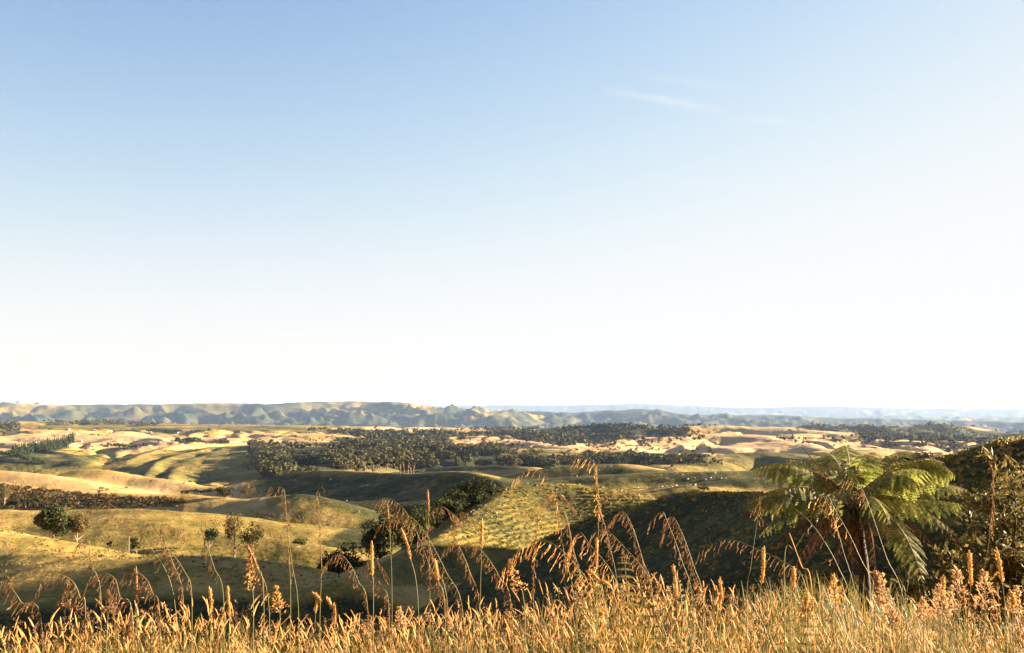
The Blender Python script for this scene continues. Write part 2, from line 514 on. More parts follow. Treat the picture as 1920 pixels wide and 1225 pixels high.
nz = lambda s, sd, o=4: fbm(XG / s, YG / s, o, sd)
wob = nz(300.0, 51)
bush = np.zeros_like(RG)
BUSH_POLYS = [
 ([(462,838),(470,832),(540,838),(600,838),(660,836),(740,828),(800,828),(850,838),(930,850),(1010,862),(1010,874),(860,884),(700,878),(640,882),(560,884),(520,896),(500,905),(480,902),(505,880),(470,860)], 560, 1700),
 ([(640,830),(690,822),(740,818),(830,822),(850,838),(760,842),(720,838),(680,836)], 1200, 2400),
 ([(900,800),(940,800),(1040,803),(1160,797),(1290,808),(1290,818),(1180,820),(1120,835),(1060,838),(1000,826),(940,818)], 1650, 3000),
 ([(960,855),(1100,853),(1230,858),(1330,860),(1320,870),(1230,872),(1130,874),(960,874)], 700, 1300),
 ([(890,845),(960,850),(950,838),(910,834)], 1200, 1520),
 ([(1500,795),(1660,796),(1700,803),(1740,794),(1790,795),(1840,808),(1920,810),(1920,850),(1860,852),(1700,842),(1560,842),(1540,828),(1640,828),(1600,812),(1490,803)], 2150, 4500),
 ([(1690,850),(1920,840),(1920,870),(1690,870)], 700, 1250),
 ([(30,852),(135,826),(140,836),(60,858)], 1000, 1500),
 ([(195,838),(250,832),(265,842),(215,845)], 1300, 1850),
 ([(0,788),(30,792),(40,815),(0,818)], 1800, 3300),
 ([(0,775),(80,780),(150,790),(150,798),(60,790),(0,786)], 3400, 6500),
]
for poly, r0, r1 in BUSH_POLYS:
    bush = np.maximum(bush, poly_mask(poly, r0, r1).astype(float))
for _ in range(2):
    bush[1:-1, 1:-1] = (bush[:-2, 1:-1] + bush[2:, 1:-1] + bush[1:-1, :-2] + bush[1:-1, 2:] + 2 * bush[1:-1, 1:-1]) / 6
bush = np.clip(bush * 1.5 - 0.35 * np.clip(-wob, 0, 1) * 2, 0, 1)
far = sstep(3800, 5200, RG)
fb = sstep(-0.10, 0.12, (0.55 * fbm(XG / 1500.0, YG / 1500.0, 3, 61) + 0.75 * fbm(XG / 300.0, YG / 300.0, 4, 62)) + 0.16 * sstep(6000, 9000, RG) + 0.075)
left_bare = sstep(900, 300, PXG) * sstep(7000, 8600, RG)
fb = np.clip(fb - 0.6 * left_bare * (1 - poly_mask([(455,740),(900,740),(900,800),(455,800)], 5000, 12000)), 0, 1)
bush = np.maximum(bush, far * fb)
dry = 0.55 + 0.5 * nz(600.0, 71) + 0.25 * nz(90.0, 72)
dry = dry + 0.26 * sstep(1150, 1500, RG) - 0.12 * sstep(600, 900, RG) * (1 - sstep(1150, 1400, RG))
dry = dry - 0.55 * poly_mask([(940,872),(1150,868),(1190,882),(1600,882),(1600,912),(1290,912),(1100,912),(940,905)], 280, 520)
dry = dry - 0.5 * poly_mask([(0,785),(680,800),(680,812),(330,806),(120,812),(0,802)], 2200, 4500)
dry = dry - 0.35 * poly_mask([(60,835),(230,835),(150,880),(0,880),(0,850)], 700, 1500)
dry = dry - 0.50 * sstep(4000, 6000, RG) - 0.62 * (RG < 108) * (RG > 14) * (np.abs(PG) < 1.4)  # last term paints near slopes and spur darker to deepen their shade
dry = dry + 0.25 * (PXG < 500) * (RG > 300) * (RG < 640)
dry = dry - 0.45 * poly_mask([(470,886),(560,888),(840,892),(960,900),(960,1060),(560,1060),(600,1020),(680,975),(560,930),(470,930)], 205, 620)  # central valley ground coloured darker to strengthen the shadow lying there
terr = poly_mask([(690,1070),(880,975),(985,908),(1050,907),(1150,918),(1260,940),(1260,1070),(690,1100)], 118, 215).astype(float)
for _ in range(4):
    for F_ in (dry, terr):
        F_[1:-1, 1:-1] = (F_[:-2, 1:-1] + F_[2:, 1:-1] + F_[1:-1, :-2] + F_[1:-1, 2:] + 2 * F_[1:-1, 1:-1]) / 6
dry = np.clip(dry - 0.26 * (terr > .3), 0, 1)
terr = np.maximum(terr, 0.22 * sstep(-.1, .4, nz(60.0, 91)))
slip = np.zeros_like(RG)
slip = np.maximum(slip, poly_mask([(462,955),(500,950),(515,962),(500,972),(478,965)], 240, 420) * sstep(-.2, .25, nz(6.0, 81)))
slip = np.maximum(slip, 0.55 * poly_mask([(770,905),(830,900),(800,930),(740,935)], 330, 470) * sstep(-.1, .3, nz(18.0, 82)))
slip = np.maximum(slip, 0.8 * poly_mask([(565,968),(640,972),(620,985),(560,982)], 230, 420) * sstep(-.2, .3, nz(9.0, 83)))
slip = np.maximum(slip, 0.5 * sstep(.28, .5, nz(34.0, 84)) * sstep(300, 700, RG) * (1 - sstep(2000, 3000, RG)))
slip = np.clip(slip, 0, 1)

def ground_material(name, near):
    m, n, l = nmat(name)
    at = n.new('ShaderNodeAttribute'); at.attribute_name = 'cover'
    sp = n.new('ShaderNodeSeparateColor')
    l.new(at.outputs['Color'], sp.inputs['Color'])
    geo_ = n.new('ShaderNodeNewGeometry')
    pos = geo_.outputs['Position']
    s = {'near': (9.0, 1.6), 'mid': (0.55, 0.09), 'far': (0.02, 0.004)}[near]
    fine = noise_node(n, l, pos, s[0], 5.0, 0.65)
    broad = noise_node(n, l, pos, s[1], 4.0, 0.6)
    ad = n.new('ShaderNodeMath'); ad.operation = 'MULTIPLY_ADD'
    l.new(broad, ad.inputs[0]); ad.inputs[1].default_value = 0.9; ad.inputs[2].default_value = -0.45
    a2 = n.new('ShaderNodeMath'); a2.operation = 'ADD'; a2.use_clamp = True
    l.new(sp.outputs[0], a2.inputs[0]); l.new(ad.outputs[0], a2.inputs[1])
    f2 = n.new('ShaderNodeMath'); f2.operation = 'MULTIPLY_ADD'
    l.new(fine, f2.inputs[0]); f2.inputs[1].default_value = 0.7; f2.inputs[2].default_value = -0.35
    vf = noise_node(n, l, pos, s[0] * 5.0, 3.0, 0.7)
    f3 = n.new('ShaderNodeMath'); f3.operation = 'MULTIPLY_ADD'
    l.new(vf, f3.inputs[0]); f3.inputs[1].default_value = 0.8; f3.inputs[2].default_value = -0.40
    f4 = n.new('ShaderNodeMath'); f4.operation = 'ADD'
    l.new(f2.outputs[0], f4.inputs[0]); l.new(f3.outputs[0], f4.inputs[1])
    a3 = n.new('ShaderNodeMath'); a3.operation = 'ADD'; a3.use_clamp = True
    l.new(a2.outputs[0], a3.inputs[0]); l.new(f4.outputs[0], a3.inputs[1])
    grass = ramp(n, l, a3.outputs[0], [(0.0, (0.026, 0.028, 0.011)), (0.14, (0.072, 0.068, 0.020)), (0.38, (0.155, 0.120, 0.028)), (0.65, (0.325, 0.218, 0.070)), (1.0, (0.44, 0.288, 0.155))])  # darkest stop carries the shade painted into spur and valley
    earth = ramp(n, l, fine, [(0.3, (0.20, 0.105, 0.045)), (0.7, (0.38, 0.24, 0.11))])
    wood = ramp(n, l, fine, [(0.3, (0.016, 0.022, 0.010)), (0.7, (0.045, 0.050, 0.022))])
    c = mixc(n, l, sp.outputs[2], grass, earth)
    c = mixc(n, l, sp.outputs[1], c, wood)
    b = n.new('ShaderNodeBsdfPrincipled')
    l.new(c, b.inputs['Base Color'])
    b.inputs['Roughness'].default_value = 0.95
    b.inputs['Specular IOR Level'].default_value = 0.05
    bp = n.new('ShaderNodeBump')
    bp.inputs['Strength'].default_value = 0.55
    bp.inputs['Distance'].default_value = {'near': 0.05, 'mid': 0.5, 'far': 10.0}[near]
    l.new(fine, bp.inputs['Height'])
    last = bp.outputs[0]
    if near == 'mid':
        # sheep tracks: narrow level steps following the contours
        sx = n.new('ShaderNodeSeparateXYZ'); l.new(pos, sx.inputs[0])
        wob_ = noise_node(n, l, pos, 0.10, 3.0, 0.6)
        w1 = n.new('ShaderNodeMath'); w1.operation = 'MULTIPLY_ADD'
        l.new(wob_, w1.inputs[0]); w1.inputs[1].default_value = 1.3; l.new(sx.outputs[2], w1.inputs[2])
        w2 = n.new('ShaderNodeMath'); w2.operation = 'MULTIPLY'; l.new(w1.outputs[0], w2.inputs[0]); w2.inputs[1].default_value = 1.0 / 0.62
        w3 = n.new('ShaderNodeMath'); w3.operation = 'PINGPONG'; l.new(w2.outputs[0], w3.inputs[0]); w3.inputs[1].default_value = 0.5
        w4 = n.new('ShaderNodeMath'); w4.operation = 'MULTIPLY'; l.new(w3.outputs[0], w4.inputs[0])
        w5 = n.new('ShaderNodeMath'); w5.operation = 'MULTIPLY'; l.new(noise_node(n, l, pos, 0.22, 4.0, 0.8), w5.inputs[0]); l.new(at.outputs['Alpha'], w5.inputs[1])
        w6 = n.new('ShaderNodeMath'); w6.operation = 'MULTIPLY'; w6.inputs[1].default_value = 2.0; l.new(w5.outputs[0], w6.inputs[0]); l.new(w6.outputs[0], w4.inputs[1])
        b2 = n.new('ShaderNodeBump')
        b2.inputs['Strength'].default_value = 0.85
        b2.inputs['Distance'].default_value = 0.7
        l.new(w4.outputs[0], b2.inputs['Height']); l.new(last, b2.inputs['Normal'])
        last = b2.outputs[0]
    l.new(last, b.inputs['Normal'])
    out = n.new('ShaderNodeOutputMaterial')
    l.new(b.outputs[0], out.inputs['Surface'])
    return m

G_NEAR = ground_material('near_turf', 'near')
G_MID = ground_material('hill_pasture', 'mid')
G_FAR = ground_material('far_country', 'far')

def terrain_piece(name, i0, i1, mat, label, ring_close=True):
    sub = slice(i0, i1 + 1)
    n = i1 - i0 + 1
    V = np.stack([XG[sub], YG[sub], ZG[sub]], -1).reshape(-1, 3)
    idx = np.arange(n * NPH).reshape(n, NPH)
    a, b, c, d = idx[:-1, :-1], idx[:-1, 1:], idx[1:, 1:], idx[1:, :-1]
    F = np.stack([a, d, c, b], -1).reshape(-1, 4)
    me = mesh_np(name, V, F, mat)
    ca = me.color_attributes.new('cover', 'FLOAT_COLOR', 'POINT')
    C = np.ones((len(V), 4), np.float32)
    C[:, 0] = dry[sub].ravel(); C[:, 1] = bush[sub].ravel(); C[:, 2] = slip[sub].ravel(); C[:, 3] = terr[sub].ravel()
    ca.data.foreach_set('color', C.ravel())
    o = link(name, me)
    return tag(o, label, None, None, 'structure')

def ri(r): return int(np.searchsorted(r_all, r))
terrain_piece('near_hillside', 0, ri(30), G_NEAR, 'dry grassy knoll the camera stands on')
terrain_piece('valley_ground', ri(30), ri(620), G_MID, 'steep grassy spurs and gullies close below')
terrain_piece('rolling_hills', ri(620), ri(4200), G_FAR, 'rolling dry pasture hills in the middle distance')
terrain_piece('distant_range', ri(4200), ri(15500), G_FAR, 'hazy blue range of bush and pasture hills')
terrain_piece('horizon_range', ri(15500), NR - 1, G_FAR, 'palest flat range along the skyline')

# ------------------------------------------------------------------ haze
hz_bottom = float(ZG.min()) - 1.0
hz_top = float(ZG[:, np.abs(phi_all) < 3].max()) + 25.0
bm = bmesh.new()
bmesh.ops.create_cube(bm, size=1.0, matrix=Matrix.Translation((0, 0, (hz_top + hz_bottom) / 2)) @ Matrix.Diagonal((72000, 72000, hz_top - hz_bottom, 1)))
hm, hn, hl = nmat('haze_air')
pv = hn.new('ShaderNodeVolumePrincipled')
pv.inputs['Color'].default_value = (0.40, 0.60, 1.0, 1)
pv.inputs['Density'].default_value = 2.0e-5
pv.inputs['Anisotropy'].default_value = 0.0
ho = hn.new('ShaderNodeOutputMaterial')
hl.new(pv.outputs[0], ho.inputs['Volume'])
hme = bpy.data.meshes.new('haze')
bm.to_mesh(hme); bm.free()
hme.materials.append(hm)
tag(link('haze', hme), 'thin bluish evening haze over the hills', None, None, 'stuff')
print('haze', hz_bottom, hz_top, 'verts', NR * NPH)
# ------------------------------------------------------------------ vegetation helpers
def quads_from(C, Nrm, size, rng, aspect=1.0, droop=None):
    """leaf-clump quads (n,4,3) centred on C, facing Nrm"""
    n = len(C)
    Nrm = Nrm / (np.linalg.norm(Nrm, axis=1, keepdims=True) + 1e-9)
    t = rng.normal(size=(n, 3))
    t -= (t * Nrm).sum(1, keepdims=True) * Nrm
    t /= (np.linalg.norm(t, axis=1, keepdims=True) + 1e-9)
    b = np.cross(Nrm, t)
    s = size if np.ndim(size) else np.full(n, size)
    s = s[:, None]
    t = t * s * 0.5; b = b * s * 0.5 * aspect
    k = 0.35 * s * Nrm * rng.uniform(-1, 1, (n, 1))
    return np.stack([C - t - b * .6, C - b * .2 + t * .9 + k, C + t * .3 + b, C - t * .8 + b * .5 + k], 1)

def crown(center, rad, n, leaf, rng, lumps=9, shell=0.55, flat=0.0, jit=0.6, lift=0.0):
    """uneven crown of leaf clumps: a cluster of lobes spread over an ellipsoid"""
    center = np.asarray(center, float); rad = np.asarray(rad, float)
    d = rng.normal(size=(lumps, 3)); d /= np.linalg.norm(d, axis=1, keepdims=True)
    d[:, 2] = d[:, 2] * 0.8 + 0.1
    lc = d * rng.uniform(.35, .72, (lumps, 1))
    lr = rng.uniform(.26, .46, lumps)
    which = rng.randint(0, lumps, n)
    dd = rng.normal(size=(n, 3)); dd /= np.linalg.norm(dd, axis=1, keepdims=True)
    rr = (shell + (1 - shell) * rng.uniform(0, 1, n) ** .5)
    p = lc[which] + dd * (lr[which] * rr)[:, None]
    if flat > 0:
        p[:, 2] = np.where(p[:, 2] < -flat, -flat + 0.2 * (p[:, 2] + flat), p[:, 2])
    nrm = dd + jit * rng.normal(size=(n, 3)) + 0.25 * p + (0, 0, lift)
    return quads_from(center + p * rad, nrm, leaf * rng.uniform(.6, 1.35, n), rng)

def quads_mesh(name, Q, mat, idx=None):
    Q = np.asarray(Q)
    V = Q.reshape(-1, 3)
    F = np.arange(len(V)).reshape(-1, 4)
    return mesh_np(name, V, F, mat, smooth=False, mat_idx=idx)

def tube(path, radii, sides=5, cap=True):
    """tapered tube along a polyline: returns V, F(quads)"""
    path = np.asarray(path, float); radii = np.asarray(radii, float)
    n = len(path)
    T = np.gradient(path, axis=0)
    T /= (np.linalg.norm(T, axis=1, keepdims=True) + 1e-12)
    ref = np.array([1.0, 0.13, 0.07]) if abs(T[:, 2]).mean() > .6 else np.array([0.07, 0.1, 1.0])
    A = np.cross(T, ref); A /= (np.linalg.norm(A, axis=1, keepdims=True) + 1e-12)
    B = np.cross(T, A)
    ang = np.arange(sides) * 2 * math.pi / sides
    V = path[:, None] + radii[:, None, None] * (np.cos(ang)[None, :, None] * A[:, None] + np.sin(ang)[None, :, None] * B[:, None])
    V = V.reshape(-1, 3)
    i = np.arange(n - 1)[:, None] * sides
    j = np.arange(sides)[None]
    k = (j + 1) % sides
    F = np.stack([i + j, i + k, i + sides + k, i + sides + j], -1).reshape(-1, 4)
    return V, F

class Join:
    def __init__(s): s.V, s.F, s.M, s.n = [], [], [], 0
    def add(s, V, F, m=0):
        s.V.append(V); s.F.append(np.asarray(F) + s.n); s.M.append(np.full(len(F), m)); s.n += len(V)
    def quads(s, Q, m=0):
        V = Q.reshape(-1, 3); s.add(V, np.arange(len(V)).reshape(-1, 4), m)
    def mesh(s, name, mat, smooth=False):
        return mesh_np(name, np.concatenate(s.V), np.concatenate(s.F), mat, smooth, np.concatenate(s.M))

def bez(a, b, c, n):
    t = np.linspace(0, 1, n)[:, None]
    return (1 - t) ** 2 * np.asarray(a) + 2 * t * (1 - t) * np.asarray(b) + t * t * np.asarray(c)

# materials
M_DARKLEAF = leaf_material('dark_evergreen_leaf', [(0.2, (0.016, 0.022, 0.008)), (0.5, (0.036, 0.044, 0.015)), (0.8, (0.075, 0.078, 0.026))], 0.12, scale=0.5, spec=0.04, rough=0.8)
M_OLIVE = leaf_material('olive_brown_leaf', [(0.2, (0.050, 0.042, 0.016)), (0.5, (0.105, 0.080, 0.028)), (0.8, (0.17, 0.125, 0.050))], 0.2, scale=0.5, spec=0.04, rough=0.8)
M_BUSH = leaf_material('native_bush_leaf', [(0.2, (0.030, 0.033, 0.014)), (0.5, (0.068, 0.064, 0.026)), (0.8, (0.120, 0.100, 0.042))], 0.1, scale=0.03, spec=0.04, rough=0.85)
M_PINE = leaf_material('pine_needle', [(0.2, (0.014, 0.022, 0.009)), (0.5, (0.030, 0.044, 0.015)), (0.8, (0.060, 0.075, 0.026))], 0.08, scale=0.1, spec=0.04, rough=0.8)
M_SCRUB = leaf_material('dry_scrub', [(0.2, (0.055, 0.038, 0.016)), (0.5, (0.13, 0.085, 0.035)), (0.8, (0.24, 0.155, 0.065))], 0.15, scale=0.2, spec=0.03, rough=0.9)
M_BARK = plain_material('pale_bark', [(0.3, (0.16, 0.105, 0.065)), (0.7, (0.34, 0.25, 0.17))], 4.0, stretch=(1, 1, .2))
M_DBARK = plain_material('dark_bark', [(0.3, (0.018, 0.013, 0.009)), (0.7, (0.060, 0.045, 0.030))], 5.0, stretch=(1, 1, .2))

def make_tree(name, base, h, w, label, cat='tree', group=None, leaf=None, mat=None, bark=None, trunk_frac=0.25, n=900, lumps=10, lean=0.0, bare=False, forks=3, seed=0, trunk_r=None):
    """a tree with a trunk, limbs and a crown of leaf clumps; h, w in metres"""
    rng = np.random.RandomState(seed)
    o = empty(name, base)
    tag(o, label, cat, group)
    tr = trunk_r or max(0.05, h * 0.022)
    J = Join()
    top = np.array((lean * h, 0, h * (0.75 if not bare else 1.0)))
    stem = bez((0, 0, -0.25), (0.1 * lean * h + rng.uniform(-.03, .03) * h, rng.uniform(-.03, .03) * h, h * .35), top, 7)
    J.add(*tube(stem, np.linspace(tr, tr * .3, 7), 6))
    for i in range(forks + 2):
        t = rng.uniform(trunk_frac, .8)
        a = stem[int(t * 6)]
        ang = rng.uniform(0, 6.28)
        e = a + np.array((math.cos(ang) * w * .38, math.sin(ang) * w * .38, h * rng.uniform(.08, .25)))
        J.add(*tube(bez(a, (a + e) / 2 + (0, 0, -.03 * h), e, 5), np.linspace(tr * .5, tr * .12, 5), 4))
    link('trunk', J.mesh('trunk', bark or M_BARK, True), o)
    if not bare:
        cz = h * (trunk_frac + (1 - trunk_frac) / 2)
        Q = crown((lean * h * .8, 0, cz), (w / 2 * 1.12, w / 2 * 1.12, h * (1 - trunk_frac) / 2 * 1.1), int(n * 1.6), (leaf or w * .075) * .72, rng, lumps, shell=0.45)
        link('crown', quads_mesh('crown', Q, mat or M_DARKLEAF), o)
    return o

def mpp(r): return r / FPX     # metres per photo pixel at r

# ------------------------------------------------------------------ trees one can tell apart, near the left fields
def tree_px(name, px, py, hp, wp, label, r0=100, r1=1e9, **kw):
    b = hit(px, py, r0, r1)
    s = mpp(math.hypot(b.x, b.y))
    return make_tree(name, (b.x, b.y, b.z - 0.1), hp * s, wp * s, label, **kw)

tree_px('round_tree', 98, 1040, 80, 66, 'largest round dark evergreen tree with a pale forked trunk, left field', 165, n=2600, leaf=.42, lumps=15, trunk_frac=.2, seed=3)
tree_px('feathery_tree', 143, 1046, 76, 40, 'thin brownish tree on a slender bare trunk, beside the big round tree', 165, n=1000, leaf=.34, lumps=12, mat=M_OLIVE, trunk_frac=.38, seed=5)
tree_px('sapling', 205, 1034, 20, 10, 'tiny tufted sapling standing alone in the gully grass', 165, n=160, leaf=.3, lumps=4, trunk_frac=.3, seed=6)
tree_px('dead_tree', 241, 1051, 42, 14, 'bare pale dead trunk standing beside a small round-headed tree', 165, bare=True, forks=2, seed=7, trunk_r=.16)
tree_px('small_tree', 255, 1054, 48, 22, 'small round-headed tree on a pale trunk right of the dead trunk', 165, n=420, leaf=.32, lumps=6, trunk_frac=.38, seed=8)
tree_px('gully_shrub', 152, 1048, 14, 14, 'little dark shrub at the foot of the thin brownish tree', 165, cat='shrub', n=160, leaf=.28, lumps=5, trunk_frac=.05, seed=9)
tree_px('shaggy_tree', 392, 1028, 40, 36, 'shaggy dark tree with ragged branches below the far field edge', 165, n=700, leaf=.36, lumps=9, trunk_frac=.12, seed=10)
tree_px('tall_gully_tree', 440, 1048, 84, 40, 'tall dark brown tree rising behind the foreground grass at left', 165, n=900, leaf=.36, lumps=12, mat=M_OLIVE, trunk_frac=.18, seed=11)
tree_px('broad_gully_tree', 474, 1044, 64, 48, 'broad dusky tree just right of the tall brown one', 165, n=900, leaf=.36, lumps=11, trunk_frac=.12, seed=12)
tree_px('spreading_tree', 563, 1034, 28, 34, 'small flat-topped spreading tree near the tip of the lit field', 165, n=300, leaf=.32, lumps=7, trunk_frac=.35, seed=13)

# scrub strip at the far left, with dark shrubs in it
for px, py, hp, wp, lab in [(8, 948, 44, 26, 'tall brown shrub at the left end of the scrub strip'),
                            (26, 954, 20, 26, 'low black-green shrub, second from the left in the scrub strip'),
                            (48, 954, 24, 22, 'pointed dark green shrub in the middle of the scrub strip'),
                            (66, 953, 20, 16, 'narrow dark green shrub touching the pointed one'),
                            (122, 953, 18, 24, 'dark mound-shaped shrub apart to the right in the scrub strip')]:
    tree_px('dark_shrub', px, py, hp, wp, lab, 262, cat='shrub', group='dark shrubs in the scrub strip', n=420, leaf=.42, lumps=7, trunk_frac=.04,
            mat=M_OLIVE if px == 8 else M_DARKLEAF, seed=int(px) + 20)

def scatter_poly(poly, n, r0, r1, rng, gaps=0):
    """ground points (visible or just hidden) inside an image polygon and distance range"""
    p = np.array(poly, float)
    out = []
    x0, x1, y0, y1 = p[:, 0].min(), p[:, 0].max(), p[:, 1].min(), p[:, 1].max()
    tries = 0
    while len(out) < n and tries < n * 12:
        tries += 1
        px, py = rng.uniform(x0, x1), rng.uniform(y0, y1)
        c = False
        for i in range(len(p)):
            a, b = p[i], p[(i + 1) % len(p)]
            if (a[1] > py) != (b[1] > py) and px < (b[0] - a[0]) * (py - a[1]) / (b[1] - a[1]) + a[0]:
                c = not c
        if c:
            q = hit(px, py, r0)
            if math.hypot(q.x, q.y) < r1 and (not gaps or perlin(np.array([q.x / gaps]), np.array([q.y / gaps]), 5)[0] > -0.10 + 0.25 * rng.uniform(-1, 1)):
                out.append(q)
    return out

rng = np.random.RandomState(77)
Q = []
for q in scatter_poly([(0, 906), (60, 914), (160, 926), (350, 936), (355, 950), (230, 952), (0, 953)], 900, 262, 420, rng):
    w = rng.uniform(.5, 1.7)
    Q.append(crown((q.x, q.y, q.z + w * .15), (w * .8, w * .8, w * .5), 26, .26 + .1 * w, rng, 5))
for q in scatter_poly([(470, 958), (520, 966), (510, 975), (480, 970)], 40, 230, 420, rng):
    Q.append(crown((q.x, q.y, q.z + .2), (.6, .6, .4), 10, .3, rng, 3))
tag(link('scrub', quads_mesh('scrub', np.concatenate(Q), M_SCRUB)), 'strip of rusty brown scrub below the yellow hill at left', None, None, 'stuff')

# clump and low hedge behind the lit ridge
tree_px('clump_tree', 425, 934, 22, 44, 'black-green spreading tree at the back of the lit ridge', 300, n=800, leaf=.5, lumps=10, trunk_frac=.06, seed=41)
tree_px('clump_tree', 464, 934, 26, 36, 'olive tree catching the sun, right of the black-green tree', 300, n=800, leaf=.5, lumps=10, trunk_frac=.08, mat=M_OLIVE, seed=42)

def hedge(pts_px, r0, h, w, label, seed, mat=None, r1=1e9):
    rng = np.random.RandomState(seed)
    P_ = [hit(x, y, r0, r1) for x, y in pts_px]
    o = empty('hedge', P_[0]); tag(o, label, 'hedge')
    Q, J = [], Join()
    for a, b in zip(P_[:-1], P_[1:]):
        L = (b - a).length; n = max(3, int(L / (w * .55)))
        for i in range(n):
            c = a.lerp(b, (i + rng.uniform(-.2, .2)) / n); z = float(ground_at(c.x, c.y)[0])
            hh = h * rng.uniform(.8, 1.15)
            Q.append(crown((c.x - P_[0].x, c.y - P_[0].y, z - P_[0].z + hh * .5), (w * .6, w * .6, hh * .55), 46, w * .24, rng, 6))
            J.add(*tube([(c.x - P_[0].x, c.y - P_[0].y, z - P_[0].z - .2), (c.x - P_[0].x, c.y - P_[0].y, z - P_[0].z + hh * .5)], [.12, .06], 4))
    tag(link('foliage', quads_mesh('foliage', np.concatenate(Q), mat or M_PINE), o), kind='stuff')
    tag(link('stems', J.mesh('stems', M_DBARK), o), kind='stuff')
hedge([(342, 926), (370, 925), (402, 926)], 345, 2.4, 2.4, 'low dark hedge row running left of the clump of trees', 51, M_DARKLEAF)
hedge([(0, 853), (20, 856), (40, 862), (52, 868)], 700, 5.0, 5.0, 'dark clipped shelter hedge curving below the pine block', 52)
hedge([(64, 866), (75, 870), (86, 874)], 700, 5.0, 5.0, 'short dark hedge piece right of the curving shelter hedge', 53)

# big trees in the shaded central gully
GULLY = [(893, 944, 50, 58, 'large round evergreen catching the sun on its top, centre gully', 170),
         (858, 958, 46, 50, 'black tree left of and below the sunlit gully tree', 165),
         (880, 975, 40, 50, 'black tree in deep shade right under the sunlit gully tree', 150),
         (828, 972, 46, 48, 'black tree midway down the shaded gully grove', 160),
         (800, 985, 48, 48, 'black tree in the middle of the shaded gully grove', 158),
         (770, 1000, 52, 50, 'tall black tree on the left half of the gully grove', 155),
         (735, 1012, 68, 54, 'tallest black tree at the left end of the gully grove', 150),
         (712, 1030, 60, 44, 'black tree at the bottom left of the gully grove', 145),
         (760, 1018, 50, 44, 'black tree low in the grove behind drooping grass', 142),
         (650, 1050, 36, 50, 'low black tree apart to the left of the gully grove', 140),
         (622, 1052, 26, 34, 'smallest black bush-like tree at the gully bottom', 140)]
for i, (px, py, hp, wp, lab, r0) in enumerate(GULLY):
    # rooted on the gully floor behind the terraced spur, top where the photo shows it
    r = np.interp(px, [620, 650, 700, 760, 830, 893], [150, 146, 143, 153, 166, 178]) + (2.0 if i % 2 else 0.0)
    top = P(px, py - hp, r)
    z = float(ground_at(top[0], top[1])[0]) - .2
    h = max(3.0, top[2] - z)
    make_tree('gully_tree', (top[0], top[1], z), h, wp * 1.65 * mpp(r), lab, group='dark trees of the central gully', n=1900 if i == 0 else 1500, leaf=.44, lumps=16, trunk_frac=.02, seed=60 + i)
    print('gully', lab[:30], round(h, 1))

# the wind-bent row of tall bare trunks on the plateau
for i in range(16):
    px = 686 + i * 6.0 + rng.uniform(-2, 2)
    b = hit(px, 887.0, 400, 620) if i < 0 else None
    r = 459 - 0.34 * (px - 686)
    d = ray(px, 885)
    k = r / math.hypot(d[0], d[1])
    x, y = d[0] * k, d[1] * k
    z = float(ground_at(x, y)[0])
    s = mpp(r)
    hh = (20 + 6 * rng.uniform(-.5, 1) + (6 if 12 <= i <= 13 else 0)) * s
    make_tree('bare_trunked_tree', (x, y, z - .1), hh, (11 if i < 11 else 6) * s,
              'tall bare-trunked tree, %s from the left in the row on the plateau' % ORD[i] if i < 11 else 'nearly leafless tall trunk, %s of five at the right end of the plateau row' % ORD[i - 11],
              group='row of bare-trunked trees on the plateau' if i < 11 else 'leafless trunks at the right end of the row',
              n=170 if i < 11 else 40, leaf=.55, lumps=5, trunk_frac=.62, lean=rng.uniform(-.12, .12), seed=90 + i, trunk_r=.17,
              mat=M_DARKLEAF if i < 11 else M_OLIVE)

# ------------------------------------------------------------------ small repeated trees: prototypes that share mesh data
def proto_meshes(kind, count, n, leafk, mat, lumps, zflat, seed):
    out = []
    for i in range(count):
        rg = np.random.RandomState(seed + i)
        J = Join()
        if kind == 'conifer':
            qs = []
            for t in np.linspace(.12, 1, 9):
                m = max(4, int(n / 9 * (1.2 - t)))
                a = rg.uniform(0, 6.28, m); rr = .32 * (1.06 - t) * rg.uniform(.6, 1.1, m)
                c = np.stack([rr * np.cos(a), rr * np.sin(a), np.full(m, t) + rg.uniform(-.05, .05, m)], -1)
                qs.append(quads_from(c, np.stack([np.cos(a), np.sin(a), np.full(m, .5)], -1) + .4 * rg.normal(size=(m, 3)), leafk * (1.15 - .7 * t) * rg.uniform(.7, 1.3, m), rg))
            J.quads(np.concatenate(qs), 0)
            J.add(*tube([(0, 0, -.05), (0, 0, .9)], [.03, .01], 4), 1)
        else:
            J.quads(crown((0, 0, .56), (.56, .56, .46), n, leafk, rg, lumps, jit=.3, lift=.2), 0)
            J.add(*tube([(0, 0, -.06), (rg.uniform(-.04, .04), 0, .25), (0, 0, .6)], [.045, .035, .015], 4), 1)
        out.append(J.mesh(kind, [mat, M_DBARK]))
    return out

PROTO = {
 'bush': proto_meshes('bush_tree', 5, 150, .15, M_BUSH, 7, 0, 300),
 'dark': proto_meshes('dark_tree', 4, 170, .14, M_DARKLEAF, 7, 0, 320),
 'conifer': proto_meshes('conifer', 4, 90, .20, M_PINE, 7, 0, 340),
}
def small_tree(name, kind, pos, h, w, label, group=None, cat='tree'):
    me = PROTO[kind][rnd.randrange(len(PROTO[kind]))]
    o = link(name, me, None, pos)
    o.scale = (w, w, h)
    o.rotation_euler = (0, 0, rnd.uniform(0, 6.28))
    return tag(o, label, cat, group)

def small_px(name, kind, px, py, hp, wp, label, r0=500, group=None, r1=1e9):
    b = hit(px, py, r0, r1)
    s = mpp(math.hypot(b.x, b.y))
    return small_tree(name, kind, (b.x, b.y, b.z - .2), hp * s, wp * s, label, group)

